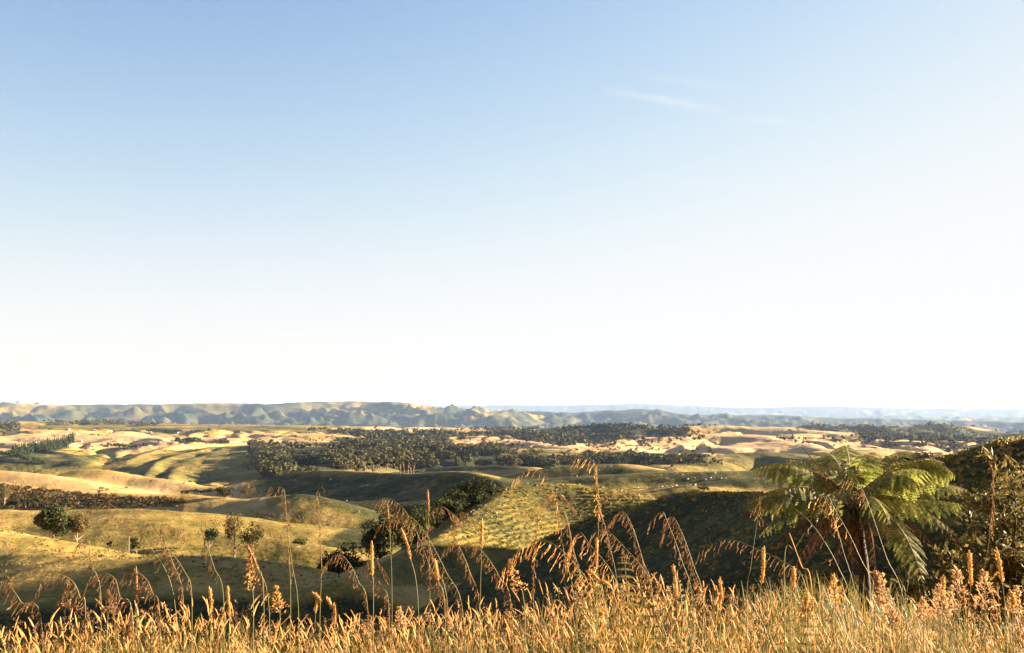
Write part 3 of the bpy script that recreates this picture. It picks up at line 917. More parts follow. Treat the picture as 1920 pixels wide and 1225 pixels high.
# pine block on the left hills
i = 0
for row in range(3):
    for px in np.linspace(24, 136, 30):
        t = (px - 24) / 112
        py = 857 - 21 * t - row * (3.0 + 1.5 * (1 - t)) + rng.uniform(-.6, .6) - (4 * t if t > .9 else 0)
        small_px('pine_tree', 'conifer', px + rng.uniform(-1, 1), py, rng.uniform(12, 15), 13.0, 'dark pine in the dense planted block on the left hillside', 800, 'pines of the planted block', 1900)
for k_, (px, py, hp, wp) in enumerate([(202, 838, 9, 9), (210, 840, 10, 8), (217, 840, 12, 9), (224, 841, 12, 10), (231, 842, 13, 9), (238, 842, 11, 10), (246, 842, 10, 9), (254, 841, 9, 9), (262, 841, 8, 8)]):
    small_px('bush_tree', 'dark', px, py, hp, wp, '%s tree from the left in the loose dark row behind the folded hills' % ORD[k_], 1100, 'row of trees behind the folded hills', 2200)
small_px('bush_tree', 'dark', 270, 838, 9, 8, 'lone dark tree just right of the loose row', 1100, None, 2200)
for px, py, hp, wp, lab in [(313, 812, 6, 9, 'leftmost'), (320, 812, 7, 8, 'second'), (327, 811, 7, 8, 'third'), (336, 811, 7, 10, 'rightmost')]:
    small_px('bush_tree', 'dark', px, py, hp, wp, 'dark tree round the farmyard on the plateau, %s of four' % lab, 1700, 'farmyard trees', 4200)
for px, hp, lab in [(358, 5, 'first small dot-like tree right of the farmyard trees'), (367, 5, 'middle dot-like tree on the green plateau'), (374, 5, 'third dot-like tree before the bigger dark one'), (392, 9, 'bigger dark square-looking tree on the green plateau')]:
    small_px('bush_tree', 'dark', px, 811, hp, hp * 1.1, lab, 1700, None, 4200)
for k_, (px, py, hp) in enumerate([(74, 803, 4), (86, 804, 4), (92, 806, 4), (185, 818, 5), (282, 905, 6), (345, 908, 5), (356, 906, 6)]):
    small_px('bush_tree', 'dark', px, py, hp, hp, 'small lone dark shrub on the open left hills, %s from the left' % ORD[k_], 500, 'lone shrubs on the left hills', 4200)
for k_, (px, py, hp, wp) in enumerate([(1207, 803, 6, 6), (1214, 803, 8, 7), (1222, 803, 9, 6), (1229, 803, 9, 6), (1237, 803, 8, 6), (1246, 803, 8, 7), (1255, 803, 8, 7), (1264, 803, 7, 6), (1275, 803, 9, 5), (1286, 802, 10, 9), (1311, 801, 10, 8), (1300, 800, 6, 6), (1322, 800, 5, 6), (1331, 799, 5, 6), (1341, 799, 5, 6)]):
    small_px('bush_tree', 'conifer' if rng.uniform() < .5 else 'dark', px, py, hp, wp, '%s dark tree from the left in the skyline shelter row' % ORD[k_], 1900, 'shelter row on the far tan ridge', 4200)
for px, py, hp, wp, lab in [(1254, 835, 9, 10, 'flat-topped lone tree on the tan hills, left of a pair'), (1265, 836, 7, 8, 'smaller tree of the pair on the tan hills'), (1219, 841, 7, 8, 'lone round tree low on the tan hillside'), (1330, 813, 4, 4, 'left dot tree on the pale green ridge'), (1338, 810, 5, 5, 'right dot tree on the pale green ridge'), (1300, 842, 6, 6, 'dark bush in a crease of the tan hills')]:
    small_px('bush_tree', 'bush', px, py, hp, wp, lab, 1100, None, 4200)
for k_, (px, py, hp, wp) in enumerate([(1462, 826, 11, 12), (1472, 828, 13, 14), (1483, 829, 12, 12), (1492, 831, 9, 10), (1505, 833, 8, 10), (1516, 834, 7, 9), (1528, 836, 8, 9)]):
    small_px('bush_tree', 'dark', px, py, hp, wp, '%s dark tree from the left in the clump right of the tan hills' % ORD[k_], 1100, 'clump right of the tan hills', 4200)
# the line of trees beyond the shaded spur at right
for k_, (px, py, hp, wp) in enumerate([(1648, 874, 16, 12), (1660, 872, 24, 18), (1676, 870, 20, 16), (1690, 868, 20, 20), (1706, 868, 26, 20), (1722, 866, 22, 22), (1738, 866, 22, 18), (1752, 864, 18, 18), (1766, 864, 15, 18), (1779, 862, 14, 16), (1791, 862, 14, 16), (1802, 860, 13, 14), (1812, 860, 12, 14)]):
    small_px('bush_tree', 'dark' if rng.uniform() < .65 else 'bush', px, py + 9, hp + 6, wp + 4, '%s dark rounded tree from the left in the line above the tree fern' % ORD[k_], 420, 'line of trees beyond the shaded spur', 800)
small_px('bush_tree', 'dark', 1836, 858, 20, 14, 'rounded dark tree standing above the spur edge, apart from the line', 420, None, 800)
small_px('bush_tree', 'dark', 1858, 856, 19, 17, 'last dark tree at the right, half hidden by the spur', 420, None, 800)
small_px('bush_tree', 'dark', 1320, 921, 14, 26, 'black round bush in the hollow behind the spur crest', 240, None, 420)
small_px('bush_tree', 'bush', 1328, 921, 9, 8, 'small rusty bush beside the black one in the hollow', 240, None, 420)
for px, py, hp, lab in [(33, 757, 5, 'left tree clump on the distant skyline at left'), (68, 760, 6, 'right tree clump on the distant skyline at left'), (6, 757, 4, 'faint tree clump at the left end of the skyline')]:
    small_px('skyline_tree', 'dark', px, py, hp, hp * 1.7, lab, 7000, None, 11000)

# forest: the nearest 220 crowns are trees of their own, the rest one mass
FOREST = [
 ([(470, 834), (540, 840), (600, 838), (660, 834), (740, 828), (850, 838), (930, 850), (1005, 862), (1000, 872), (860, 884), (700, 880), (640, 882), (560, 884), (520, 896), (502, 900), (482, 880)], 2600, 600, 1500, (3.8, 10.5)),
 ([(640, 832), (690, 822), (740, 818), (830, 822), (850, 838), (760, 842), (700, 838)], 500, 1200, 2400, (7, 11)),
 ([(905, 806), (940, 803), (1040, 805), (1160, 799), (1290, 808), (1290, 818), (1180, 820), (1120, 833), (1060, 838), (1000, 826), (940, 818)], 900, 1650, 3000, (5, 14)),
 ([(560, 806), (700, 812), (900, 806), (930, 818), (820, 826), (700, 822)], 260, 1500, 3000, (8, 13)),
 ([(930, 858), (1100, 854), (1230, 858), (1320, 862), (1310, 870), (1230, 872), (1130, 874), (960, 874)], 480, 620, 1400, (3.5, 9)),
 ([(890, 847), (960, 850), (950, 838), (910, 834)], 60, 1200, 1520, (5, 9)),
 ([(1500, 797), (1660, 797), (1700, 803), (1740, 795), (1790, 797), (1840, 808), (1920, 811), (1920, 850), (1860, 852), (1760, 838), (1700, 842), (1640, 838), (1600, 812), (1490, 803)], 480, 2150, 4500, (9, 14)),
 ([(0, 789), (30, 794), (38, 803), (0, 818)], 90, 1800, 3300, (9, 14)),
 ([(0, 777), (80, 780), (150, 790), (300, 797), (300, 799), (150, 797), (60, 790), (0, 786)], 260, 3000, 6500, (8, 14)),
 ([(330, 820), (420, 824), (430, 834), (390, 832), (330, 829)], 120, 1200, 2300, (4, 7)),
 ([(640, 870), (790, 876), (800, 884), (640, 880)], 120, 480, 900, (4, 7)),
]
FOREST += [([(450, 826), (700, 812), (960, 820), (1060, 850), (1010, 880), (640, 890), (520, 910), (455, 880)], 260, 560, 2400, (4, 7)),
           ([(900, 836), (1330, 836), (1360, 876), (930, 878)], 120, 620, 1900, (4, 7)),
           ([(680, 806), (1300, 794), (1330, 830), (1050, 845), (690, 830)], 200, 1500, 3000, (6, 10)),
           ([(1480, 792), (1920, 792), (1920, 862), (1480, 840)], 160, 1900, 4500, (7, 12)),
           ([(0, 790), (300, 812), (470, 830), (460, 870), (0, 840)], 36, 900, 2600, (2.5, 4))]
spots = []
for poly, n, r0, r1, (a, b) in FOREST:
    for q in scatter_poly(poly, n, r0, r1, rng, 90.0 if r0 < 1500 else 220.0):
        spots.append((math.hypot(q.x, q.y), q, rng.uniform(a, b)))
spots.sort(key=lambda s: s[0] / s[2])
own, mass = spots[:220], spots[220:]
for r, q, w in own:
    small_tree('bush_tree', 'bush', (q.x, q.y, q.z - .3), w * rng.uniform(.8, 1.2), w, 'rounded olive-grey crown in the native bush filling the valley', 'crowns of the valley bush')
Q = []
for r, q, w in mass:
    n = 32 if r < 1300 else (14 if r < 2400 else 8)
    h = w * rng.uniform(.8, 1.15)
    Q.append(crown((q.x, q.y, q.z + h * .42), (w * .72, w * .72, h * .52), n, w * (.27 if n > 20 else .42), rng, 5, jit=.22, lift=.35))
tag(link('forest', quads_mesh('forest', np.concatenate(Q), M_BUSH)), 'dark native bush covering the valley and far ridges', None, None, 'stuff')
print('forest', len(own), len(mass))
# ------------------------------------------------------------------ tree fern on the slope below the knoll
M_FERN = leaf_material('fern_green', [(0.2, (0.055, 0.078, 0.017)), (0.5, (0.16, 0.18, 0.040)), (0.8, (0.34, 0.30, 0.090))], 0.5, 0.5, scale=2.0, spec=0.3)
M_FERNDEAD = leaf_material('dead_fern_brown', [(0.2, (0.030, 0.014, 0.008)), (0.5, (0.080, 0.036, 0.018)), (0.8, (0.13, 0.065, 0.028))], 0.15, 0.85, scale=3.0, spec=0.02)
M_RACHIS = plain_material('fern_rachis', [(0.3, (0.13, 0.080, 0.025)), (0.7, (0.26, 0.17, 0.06))], 8.0, bump=0)
M_FERNTRUNK = plain_material('fern_trunk_fibre', [(0.3, (0.010, 0.007, 0.005)), (0.7, (0.040, 0.026, 0.016))], 14.0, bump=0.8, stretch=(1, 1, .3))

def pinna_arrays(seed, teeth=16, L=1.0, width=0.25, droop=0.25):
    """one pinna along +X: midrib with paired tapering leaflets, tip drooping"""
    rg = np.random.RandomState(seed)
    Q = []
    for i in range(teeth):
        t = (i + .5) / teeth
        x = L * t; z = -droop * L * t ** 1.8
        wl_ = width * L * (1 - t) ** .65 * (0.55 + .45 * min(1, t * 6)) * rg.uniform(.85, 1.1)
        b = L / teeth * .50
        for s in (-1, 1):
            tipx = x + wl_ * .45
            dz = -.22 * wl_ + rg.uniform(-.05, .05) * wl_
            Q.append([(x - b, 0, z), (x + b, 0, z), (tipx + b * .3, s * wl_ * .95, z + dz), (tipx - b * .5, s * wl_ * .9, z + dz)])
    return np.array(Q, float)
PINNA = [pinna_arrays(i) for i in range(3)]
PINNA_ME = [quads_mesh('pinna', q, M_FERN) for q in PINNA]
PINNA_DEAD = [quads_mesh('pinna', pinna_arrays(9 + i, 9, 1.0, .16, .5), M_FERNDEAD) for i in range(2)]

def frame_on(tan, up_hint=(0, 0, 1)):
    t = Vector(tan).normalized()
    s = t.cross(Vector(up_hint))
    s = s.normalized() if s.length > 1e-4 else Vector((1, 0, 0))
    return t, s, s.cross(t)

def pinna_matrix(pos, tan, side, length, fwd, drop):
    t, s, u = frame_on(tan)
    d = (s * side + t * fwd - Vector((0, 0, 1)) * drop).normalized()
    y = t - d * t.dot(d); y = y.normalized() if y.length > 1e-3 else u
    z = d.cross(y)
    if z.z < 0: y, z = -y, -z
    return Matrix(((d.x * length, y.x * length, z.x * length, pos[0]), (d.y * length, y.y * length, z.y * length, pos[1]), (d.z * length, y.z * length, z.z * length, pos[2]), (0, 0, 0, 1)))

def build_frond(root, base, a, m, b, plen, n_p, own, dead=False, droop=.5, fwd=.35, start=.16, rad=.012, label=None, curl=False):
    """a frond: rachis from a over m to b (world points, stored relative to base) with paired pinnae"""
    rel = lambda p: np.asarray(p, float) - np.asarray(base, float)
    path = bez(rel(a), rel(m), rel(b), 26)
    V, F = tube(path, np.linspace(rad, rad * .25, 26), 5)
    fr = link('frond', mesh_np('frond', V, F, M_RACHIS if not dead else M_FERNDEAD), root)
    if label: fr['label'] = label
    tan = np.gradient(path, axis=0)
    rest = []
    for i in range(n_p):
        t = start + (1 - start) * (i + .3) / n_p
        k = t * 25; i0 = min(int(k), 24); fr_ = k - i0
        pos = path[i0] * (1 - fr_) + path[i0 + 1] * fr_
        L = plen * (math.sin(math.pi * min(1, .18 + .82 * t) ** .9) ** .6) * (1.0 if t < .9 else .8) * rnd.uniform(.78, 1.12)
        for s in (-1, 1):
            M_ = pinna_matrix(pos, tan[i0], s, max(L, .06), fwd + .3 * t + rnd.uniform(-.2, .2), droop * rnd.uniform(.55, 1.5))
            if own:
                me = (PINNA_DEAD if dead else PINNA_ME)[rnd.randrange(2 if dead else 3)]
                o = link('pinna', me, fr); o.matrix_local = M_
            else:
                q = (PINNA[rnd.randrange(3)] if not dead else pinna_arrays(rnd.randrange(50), 9, 1.0, .16, .5)).reshape(-1, 3)
                h = np.c_[q, np.ones(len(q))] @ np.array(M_).T
                rest.append(h[:, :3].reshape(-1, 4, 3))
    if rest:
        tag(link('foliage', quads_mesh('foliage', np.concatenate(rest), M_FERNDEAD if dead else M_FERN), fr), kind='stuff')
    return fr

FR = 17.0
gx, gy = P(1622, 1120, FR)[:2]
gz = float(ground_at(gx, gy)[0])
TF = np.array((gx, gy, gz))
fern = empty('tree_fern', TF)
tag(fern, 'tree fern with dark slender trunk and arching sunlit fronds, in front of the shaded spur', 'tree fern')
CR = P(1600, 948, FR)
pth = bez((0, 0, -.15), (.03, 0, (CR[2] - gz) * .5), CR - TF, 14)
V, F = tube(pth, np.concatenate([[.13], np.linspace(.095, .075, 12), [.09]]) * (1 + .05 * np.sin(np.arange(14) * 2.1)), 10)
link('trunk', mesh_np('trunk', V, F, M_FERNTRUNK), fern)
def Q_(px, py, dr=0.0): return P(px, py, FR + dr)
# (mid, tip, pinna length, pairs, own objects, droop)
FRONDS = [
 ((1500, 838, -.3), (1402, 884, -.7), .46, 22, True, .95),
 ((1480, 880, -.9), (1382, 955, -1.3), .50, 21, True, 1.3),
 ((1590, 790, 1.2), (1575, 856, 2.2), .42, 20, False, .35),
 ((1570, 836, -.2), (1535, 850, .9), .40, 18, False, .3),
 ((1640, 836, .7), (1722, 846, 1.4), .44, 20, True, .35),
 ((1725, 812, .1), (1792, 894, -.1), .56, 24, True, 1.8),
 ((1680, 852, -.6), (1748, 888, -1.2), .42, 18, True, .7),
 ((1660, 870, .9), (1655, 852, 1.9), .40, 17, False, .35),
 ((1575, 880, -1.2), (1532, 972, -2.1), .32, 14, True, .75),
 ((1560, 860, .8), (1470, 862, 1.8), .44, 20, False, .4),
 ((1720, 925, .4), (1815, 948, .3), .44, 20, False, .6),
 ((1690, 930, -1.0), (1735, 1105, -1.5), .42, 20, False, .4),
 ((1640, 900, -1.4), (1668, 985, -2.3), .34, 15, False, .7),
 ((1520, 905, .5), (1425, 965, .6), .46, 20, False, .8),
 ((1500, 900, -.3), (1420, 1010, -.5), .44, 20, False, .7),
 ((1740, 885, 1.0), (1815, 920, 1.4), .44, 20, False, .7),
 ((1620, 850, 1.6), (1605, 875, 2.8), .40, 16, False, .4),
 ((1680, 900, -.4), (1790, 1000, -.6), .42, 20, False, .7),
 ((1610, 840, .3), (1640, 848, .8), .36, 16, False, .3),
 ((1700, 840, 1.2), (1770, 868, 2.0), .42, 18, False, .5),
 ((1520, 850, 1.0), (1440, 900, 1.4), .42, 18, False, .6),
]
for (m, t, L, n, own, dr) in FRONDS:
    start = CR + np.array((rnd.uniform(-.05, .05), rnd.uniform(-.05, .05), rnd.uniform(0, .08)))
    build_frond(fern, TF, start, Q_(*m), Q_(*t), L, n, own, droop=dr)
# dead brown fronds hanging round the trunk, and one bare stalk standing above the crown
for (m, t) in [((1530, 950, -.4), (1468, 1118, -.5)), ((1570, 960, -.5), (1560, 1125, -.3)), ((1640, 955, -.4), (1645, 1120, -.3)), ((1670, 950, .2), (1702, 1085, .1)), ((1545, 955, .3), (1510, 1060, .4)), ((1600, 960, -.6), (1598, 1090, -.5)), ((1690, 940, -.3), (1762, 1040, -.3)), ((1520, 930, -.2), (1432, 1050, -.3))]:
    build_frond(fern, TF, CR, Q_(*m), Q_(*t), .26, 14, False, dead=True, droop=.9, start=.25, label='dead brown frond hanging beside the trunk')
bare = build_frond(fern, TF, CR + np.array((0, -.05, .05)), Q_(1555, 905, -.3), Q_(1503, 836, -.5), .2, 9, False, dead=True, droop=.6, start=.45, rad=.018, label='bare yellow stalk of a dying frond standing above the crown')
build_frond(fern, TF, CR, Q_(1660, 850, 2.0), Q_(1640, 866, 2.2), .22, 9, False, dead=True, droop=.2, label='dead red-brown frond behind the crown')
build_frond(fern, TF, CR, Q_(1760, 850, .9), Q_(1808, 900, 1.0), .10, 8, False, dead=True, droop=.9, start=.6, label='thin withered frond at the far right of the crown')

# ------------------------------------------------------------------ willow-leaved shrub at the right edge
M_SHRUB = leaf_material('narrow_shrub_leaf', [(0.2, (0.030, 0.032, 0.012)), (0.5, (0.078, 0.070, 0.023)), (0.8, (0.22, 0.165, 0.060))], 0.3, 0.6, scale=2.0, spec=0.12)
SR = 10.5
sx, sy = P(1890, 1150, SR)[:2]
SB = np.array((sx, sy, float(ground_at(sx, sy)[0])))
shrub = empty('leafy_shrub', SB)
tag(shrub, 'big bush of narrow bronze-green leaves at the right edge, beside the tree fern', 'shrub')
rg = np.random.RandomState(5)
Js = Join(); leaves = []
TIPS = [(1862, 880), (1880, 872), (1900, 884), (1918, 895), (1850, 915), (1935, 880), (1960, 900), (1990, 930), (1840, 950), (1875, 940), (1910, 945), (1945, 955), (1822, 985), (1860, 990), (1895, 1000), (1925, 1005), (1960, 1010),
        (1800, 1010), (1785, 1035), (1815, 1045), (1850, 1050), (1885, 1050), (1920, 1060), (1760, 1070), (1790, 1085), (1825, 1095), (1860, 1100), (1900, 1105), (1940, 1110), (1745, 1110), (1775, 1125), (2020, 1000), (2010, 1080), (1985, 1130), (1700, 1095), (1722, 1130)]
for (tx, ty) in TIPS:
    tip = P(tx, ty + 14, SR + rg.uniform(-1.0, .9)) - SB
    mid = tip * .5 + np.array((rg.uniform(-.1, .1), rg.uniform(-.15, .15), .12))
    path = bez((rg.uniform(-.25, .25), rg.uniform(-.25, .25), -.05), mid, tip, 9)
    Js.add(*tube(path, np.linspace(.016, .004, 9), 4))
    twigs = [(path[-4], tip)] + [(path[k], path[k] + np.array((rg.uniform(-.22, .22), rg.uniform(-.22, .22), rg.uniform(.0, .24)))) for k in rg.randint(3, 9, 7)]
    for a, b in twigs:
        tw = bez(a, (a + b) / 2 + (0, 0, .03), b, 5)
        Js.add(*tube(tw, np.linspace(.006, .002, 5), 3))
        for j in range(34):
            t = rg.uniform(.15, 1.0); i0 = min(int(t * 4), 3)
            p = tw[i0] + (tw[i0 + 1] - tw[i0]) * (t * 4 - i0) + rg.normal(size=3) * .03
            ax = b - a; ax = ax / (np.linalg.norm(ax) + 1e-6)
            d = ax * .6 + rg.normal(size=3) * .7; d[2] += .15; d /= np.linalg.norm(d)
            side = np.cross(d, rg.normal(size=3)); side /= np.linalg.norm(side) + 1e-6
            L = rg.uniform(.045, .105); w = L * .15
            up = np.cross(side, d) * L * .08
            leaves.append([p, p + d * L * .45 + side * w - up, p + d * L - up * .5, p + d * L * .45 - side * w + up])
leaves = np.array(leaves)
# the leaves that show largest: nearest and topmost
ctr = leaves.mean(1) + SB
qx, qy = project(ctr[:, 0], ctr[:, 1], ctr[:, 2])
size = np.linalg.norm(leaves[:, 2] - leaves[:, 0], axis=1) / np.hypot(ctr[:, 0], ctr[:, 1])
score = size * 1000 + (1040 - qy) * .012 + np.where((qx > 0) & (qx < 1920), 0, -100)
order = np.argsort(-score)
big, small = order[:220], order[220:]
link('stems', Js.mesh('stems', M_DBARK), shrub)['kind'] = 'stuff'
tag(link('foliage', quads_mesh('foliage', leaves[small], M_SHRUB), shrub), kind='stuff')
leaf_me = quads_mesh('leaf', np.array([[(0, 0, 0), (.45, .13, -.03), (1, 0, -.04), (.45, -.13, .03)]]), M_SHRUB)
for i in big:
    q = leaves[i]
    d = Vector(q[2] - q[0]); L = d.length; d.normalize()
    y = Vector(q[1] - q[3]); y = (y - d * y.dot(d)).normalized(); z = d.cross(y)
    o = link('leaf', leaf_me, shrub)
    o.matrix_local = Matrix(((d.x * L, y.x * L, z.x * L, q[0][0]), (d.y * L, y.y * L, z.y * L, q[0][1]), (d.z * L, y.z * L, z.z * L, q[0][2]), (0, 0, 0, 1)))

# ------------------------------------------------------------------ foreground grass
M_BLADE = leaf_material('grass_blade', [(0.15, (0.060, 0.085, 0.018)), (0.42, (0.150, 0.140, 0.034)), (0.7, (0.32, 0.225, 0.075)), (0.95, (0.42, 0.29, 0.12))], 0.3, 0.55, scale=1.3, spec=0.25)
M_GREEN = leaf_material('green_stem', [(0.2, (0.070, 0.085, 0.022)), (0.5, (0.135, 0.135, 0.040)), (0.8, (0.24, 0.19, 0.065))], 0.2, 0.5, scale=3.0)
M_HEAD = leaf_material('golden_seed_head', [(0.15, (0.30, 0.150, 0.042)), (0.5, (0.52, 0.300, 0.098)), (0.85, (0.70, 0.48, 0.22))], 0.4, 0.7, scale=20.0)
M_PLUME = leaf_material('purple_brown_plume', [(0.15, (0.13, 0.066, 0.035)), (0.5, (0.25, 0.140, 0.065)), (0.85, (0.42, 0.27, 0.14))], 0.35, 0.7, scale=20.0)
M_PINK = leaf_material('pale_pinkish_plume', [(0.15, (0.32, 0.19, 0.095)), (0.5, (0.47, 0.305, 0.16)), (0.85, (0.62, 0.45, 0.26))], 0.35, 0.7, scale=20.0)

def strip(path, w, side):
    """flat tapering blade along a path"""
    path = np.asarray(path); n = len(path)
    ws = (w * (1 - np.linspace(0, 1, n) ** 2.2 * .92))[:, None] * side
    V = np.stack([path - ws, path + ws], 1).reshape(-1, 3)
    i = np.arange(n - 1) * 2
    return V, np.stack([i, i + 1, i + 3, i + 2], -1)

def spike(path, r, rg, rings=6, sides=4, fuzz=10):
    """dense cylindrical seed head with a few bristles"""
    n = rings
    t = np.linspace(0, 1, n)
    k = np.clip(np.sin(math.pi * (0.06 + .90 * t ** .8)) ** .6, .08, 1) * r * rg.uniform(.8, 1.2, n)
    return tube(path, k, sides)

def bend_path(base, h, az, lean, n=6):
    d = np.array((math.cos(az), math.sin(az), 0))
    top = base + d * lean * h + np.array((0, 0, h * math.sqrt(max(.05, 1 - lean * lean))))
    mid = base + d * lean * h * .22 + np.array((0, 0, h * .6))
    return bez(base, mid, top, n)

rg = np.random.RandomState(21)
JB, JH = Join(), Join()
def turf_point():
    while True:
        r = math.sqrt(rg.uniform(2.0 ** 2, 8.2 ** 2)); a = rg.uniform(-.66, .66)
        if rg.uniform() < (1.0 if r < 6.0 else .55): return r * math.sin(a), r * math.cos(a), r
def near_h(px):
    # how tall the sward stands, along the frame: lower at the left, a fuller middle and right
    return np.interp(px, [-200, 0, 250, 450, 560, 650, 800, 1000, 1150, 1320, 1400, 1500, 1650, 1800, 2100], [.62, .64, .70, .66, .52, .58, .62, .66, .80, .72, .62, .56, .56, .66, .70])
for i in range(7600):
    x, y, r = turf_point()
    base = np.array((x, y, float(ground_at(x, y)[0]) - .02))
    px = 960 + FPX * x / y
    H = near_h(px) * rg.uniform(.62, 1.08)
    az = rg.choice([math.pi, 0.0], p=[.62, .38]) + rg.normal() * .7
    lean = abs(rg.normal()) * .22 + .04
    p = bend_path(base, H, az, lean, 5)
    V, F = tube(p, np.linspace(.0020, .0011, 5), 3)
    JH.add(V, F, 0)
    d = p[-1] - p[-2]; d /= np.linalg.norm(d)
    L = rg.uniform(.04, .095)
    curve = np.array((math.cos(az), math.sin(az), -.3)) * rg.uniform(0, .35)
    hp = np.array([p[-1] + d * L * t + curve * L * t * t for t in np.linspace(0, 1, 6)])
    kind = rg.uniform()
    pinkish = px > 1500 and rg.uniform() < .55
    if kind < .72:
        V, F = spike(hp, rg.uniform(.0020, .0046), rg)
        JH.add(V, F, 3 if pinkish else 1)
        m = 9
        t = rg.uniform(0.02, .98, m)
        s3 = rg.normal(size=(m, 3)); s3 /= np.linalg.norm(s3, axis=1, keepdims=True)
        c0 = np.array([hp[int(v * 5)] for v in t]) + s3 * .003
        e = c0 + d * .010 + s3 * rg.uniform(.002, .007, (m, 1))
        w3 = np.cross(s3, d) * .0013
        JH.quads(np.stack([c0 - w3, c0 + w3, e + w3 * .3, e - w3 * .3], 1), 3 if pinkish else 1)
    else:
        # loose little plume: many small spikelets
        m = 22
        t = rg.uniform(0, 1, m)
        c = hp[(t * 5).astype(int)] + rg.normal(size=(m, 3)) * (.018 * (1 - t * .75))[:, None]
        JH.quads(quads_from(c, rg.normal(size=(m, 3)), rg.uniform(.006, .013, m), rg, .5), 3 if (pinkish or rg.uniform() < .3) else 2)
for i in range(34000):
    x, y, r = turf_point()
    base = np.array((x, y, float(ground_at(x, y)[0]) - .02))
    px = 960 + FPX * x / y
    H = near_h(px) * (rg.uniform(.30, .92) if i % 4 else rg.uniform(.8, 1.12))
    az = rg.uniform(0, 6.28); lean = rg.uniform(.1, .65) if i % 4 else rg.uniform(.02, .35)
    p = bend_path(base, H, az, lean, 4)
    side = np.array((math.cos(az + 1.57 + rg.uniform(-.6, .6)), math.sin(az + 1.57), 0))
    JB.add(*strip(p, rg.uniform(.0012, .0032), side))
# scattered clumps down the slope behind the crest
for i in range(4500):
    r = rg.uniform(8, 26); a = rg.uniform(-.6, .62)
    x, y = r * math.sin(a), r * math.cos(a)
    base = np.array((x, y, float(ground_at(x, y)[0]) - .02))
    az = rg.uniform(0, 6.28)
    p = bend_path(base, rg.uniform(.3, .75), az, rg.uniform(.1, .6), 4)
    JB.add(*strip(p, rg.uniform(.004, .008), np.array((math.cos(az + 1.57), math.sin(az + 1.57), 0))))
tag(link('grass_blades', JB.mesh('grass_blades', M_BLADE)), 'mixed green and straw-coloured grass blades on the knoll', None, None, 'stuff')
tag(link('grass_heads', JH.mesh('grass_heads', [M_GREEN, M_HEAD, M_PLUME, M_PINK])), 'dense golden seed heads of the foreground grass', None, None, 'stuff')

# coarse tussocks that roughen the nearer slopes
JT = Join()
for i in range(9000):
    if i < 2600:     # along the crest of the shaded spur
        px = rg.uniform(1000, 1900)
        k = np.interp(px, [1000, 1130, 1240, 1300, 1400, 1480, 1600, 1700, 1780, 1920], [95, 94, 89, 85, 78, 71, 62, 57, 56, 55])
        r = k + rg.normal() * 2.0
    elif i < 5600:   # the terraced face
        px = rg.uniform(840, 1260); r = rg.uniform(150, 190)
        if rg.uniform() < .45: continue
    else:
        px = rg.uniform(900, 1960); r = math.exp(rg.uniform(math.log(30), math.log(95)))
    d = ray(px, 900); k = r / math.hypot(d[0], d[1])
    x, y = d[0] * k, d[1] * k
    z = float(ground_at(x, y)[0])
    if i >= 5600 and r > 100: continue
    s = rg.uniform(.07, .20) * (1 + (r > 120) * .4)
    c = np.array((x, y, z)) + rg.normal(size=(5, 3)) * s * (.5, .5, .1) + (0, 0, s * .45)
    JT.quads(quads_from(c, rg.normal(size=(5, 3)) * (1, 1, .25), s * rg.uniform(.8, 1.8, 5), rg, .7), 0)
tag(link('tussocks', JT.mesh('tussocks', M_BLADE)), 'rough grass tussocks on the near spurs', None, None, 'stuff')

JR = Join()
for i in range(4200):
    px = rg.uniform(-60, 700); r = math.exp(rg.uniform(math.log(100), math.log(420)))
    d = ray(px, 900); k = r / math.hypot(d[0], d[1])
    x, y = d[0] * k, d[1] * k
    if perlin(np.array([x / 22.0]), np.array([y / 22.0]), 12)[0] < rg.uniform(-.3, .45): continue
    s = rg.uniform(.10, .30)
    c = np.array((x, y, float(ground_at(x, y)[0]))) + rg.normal(size=(4, 3)) * s * (.7, .7, .1) + (0, 0, s * .3)
    JR.quads(quads_from(c, rg.normal(size=(4, 3)) * (1, 1, .3), s * rg.uniform(.8, 1.6, 4), rg, .6), 0)
tag(link('rushes', JR.mesh('rushes', M_OLIVE)), 'scattered rush clumps in the left fields', None, None, 'stuff')

# ------------------------------------------------------------------ tall stalks one can tell apart
def stem_path(pts, r, dr=0.0):
    """world path through photo pixels at distance r, down to the turf"""
    q = [P(px, py, r + dr * i) for i, (px, py) in enumerate(pts)]
    x, y = q[0][0], q[0][1]
    g = np.array((x, y, float(ground_at(x, y)[0]) - .02))
    q = [g] + q if q[0][2] > g[2] + .05 else [g] + q[1:]
    q = np.array(q)
    out = []
    for i in range(len(q) - 1):
        p0, p1, p2, p3 = q[max(i - 1, 0)], q[i], q[i + 1], q[min(i + 2, len(q) - 1)]
        for t in np.linspace(0, 1, 6, endpoint=False):
            out.append(.5 * ((2 * p1) + (-p0 + p2) * t + (2 * p0 - 5 * p1 + 4 * p2 - p3) * t * t + (-p0 + 3 * p1 - 3 * p2 + p3) * t ** 3))
    out.append(q[-1])
    return np.array(out)

def spikelet(base, d, L, w, rg):
    """one drooping grain cluster: a slim pod of two crossed blades"""
    d = d / np.linalg.norm(d)
    s = np.cross(d, rg.normal(size=3)); s /= np.linalg.norm(s)
    u = np.cross(d, s)
    return [[base, base + d * L * .4 + k * w, base + d * L, base + d * L * .4 - k * w] for k in (s, u)]

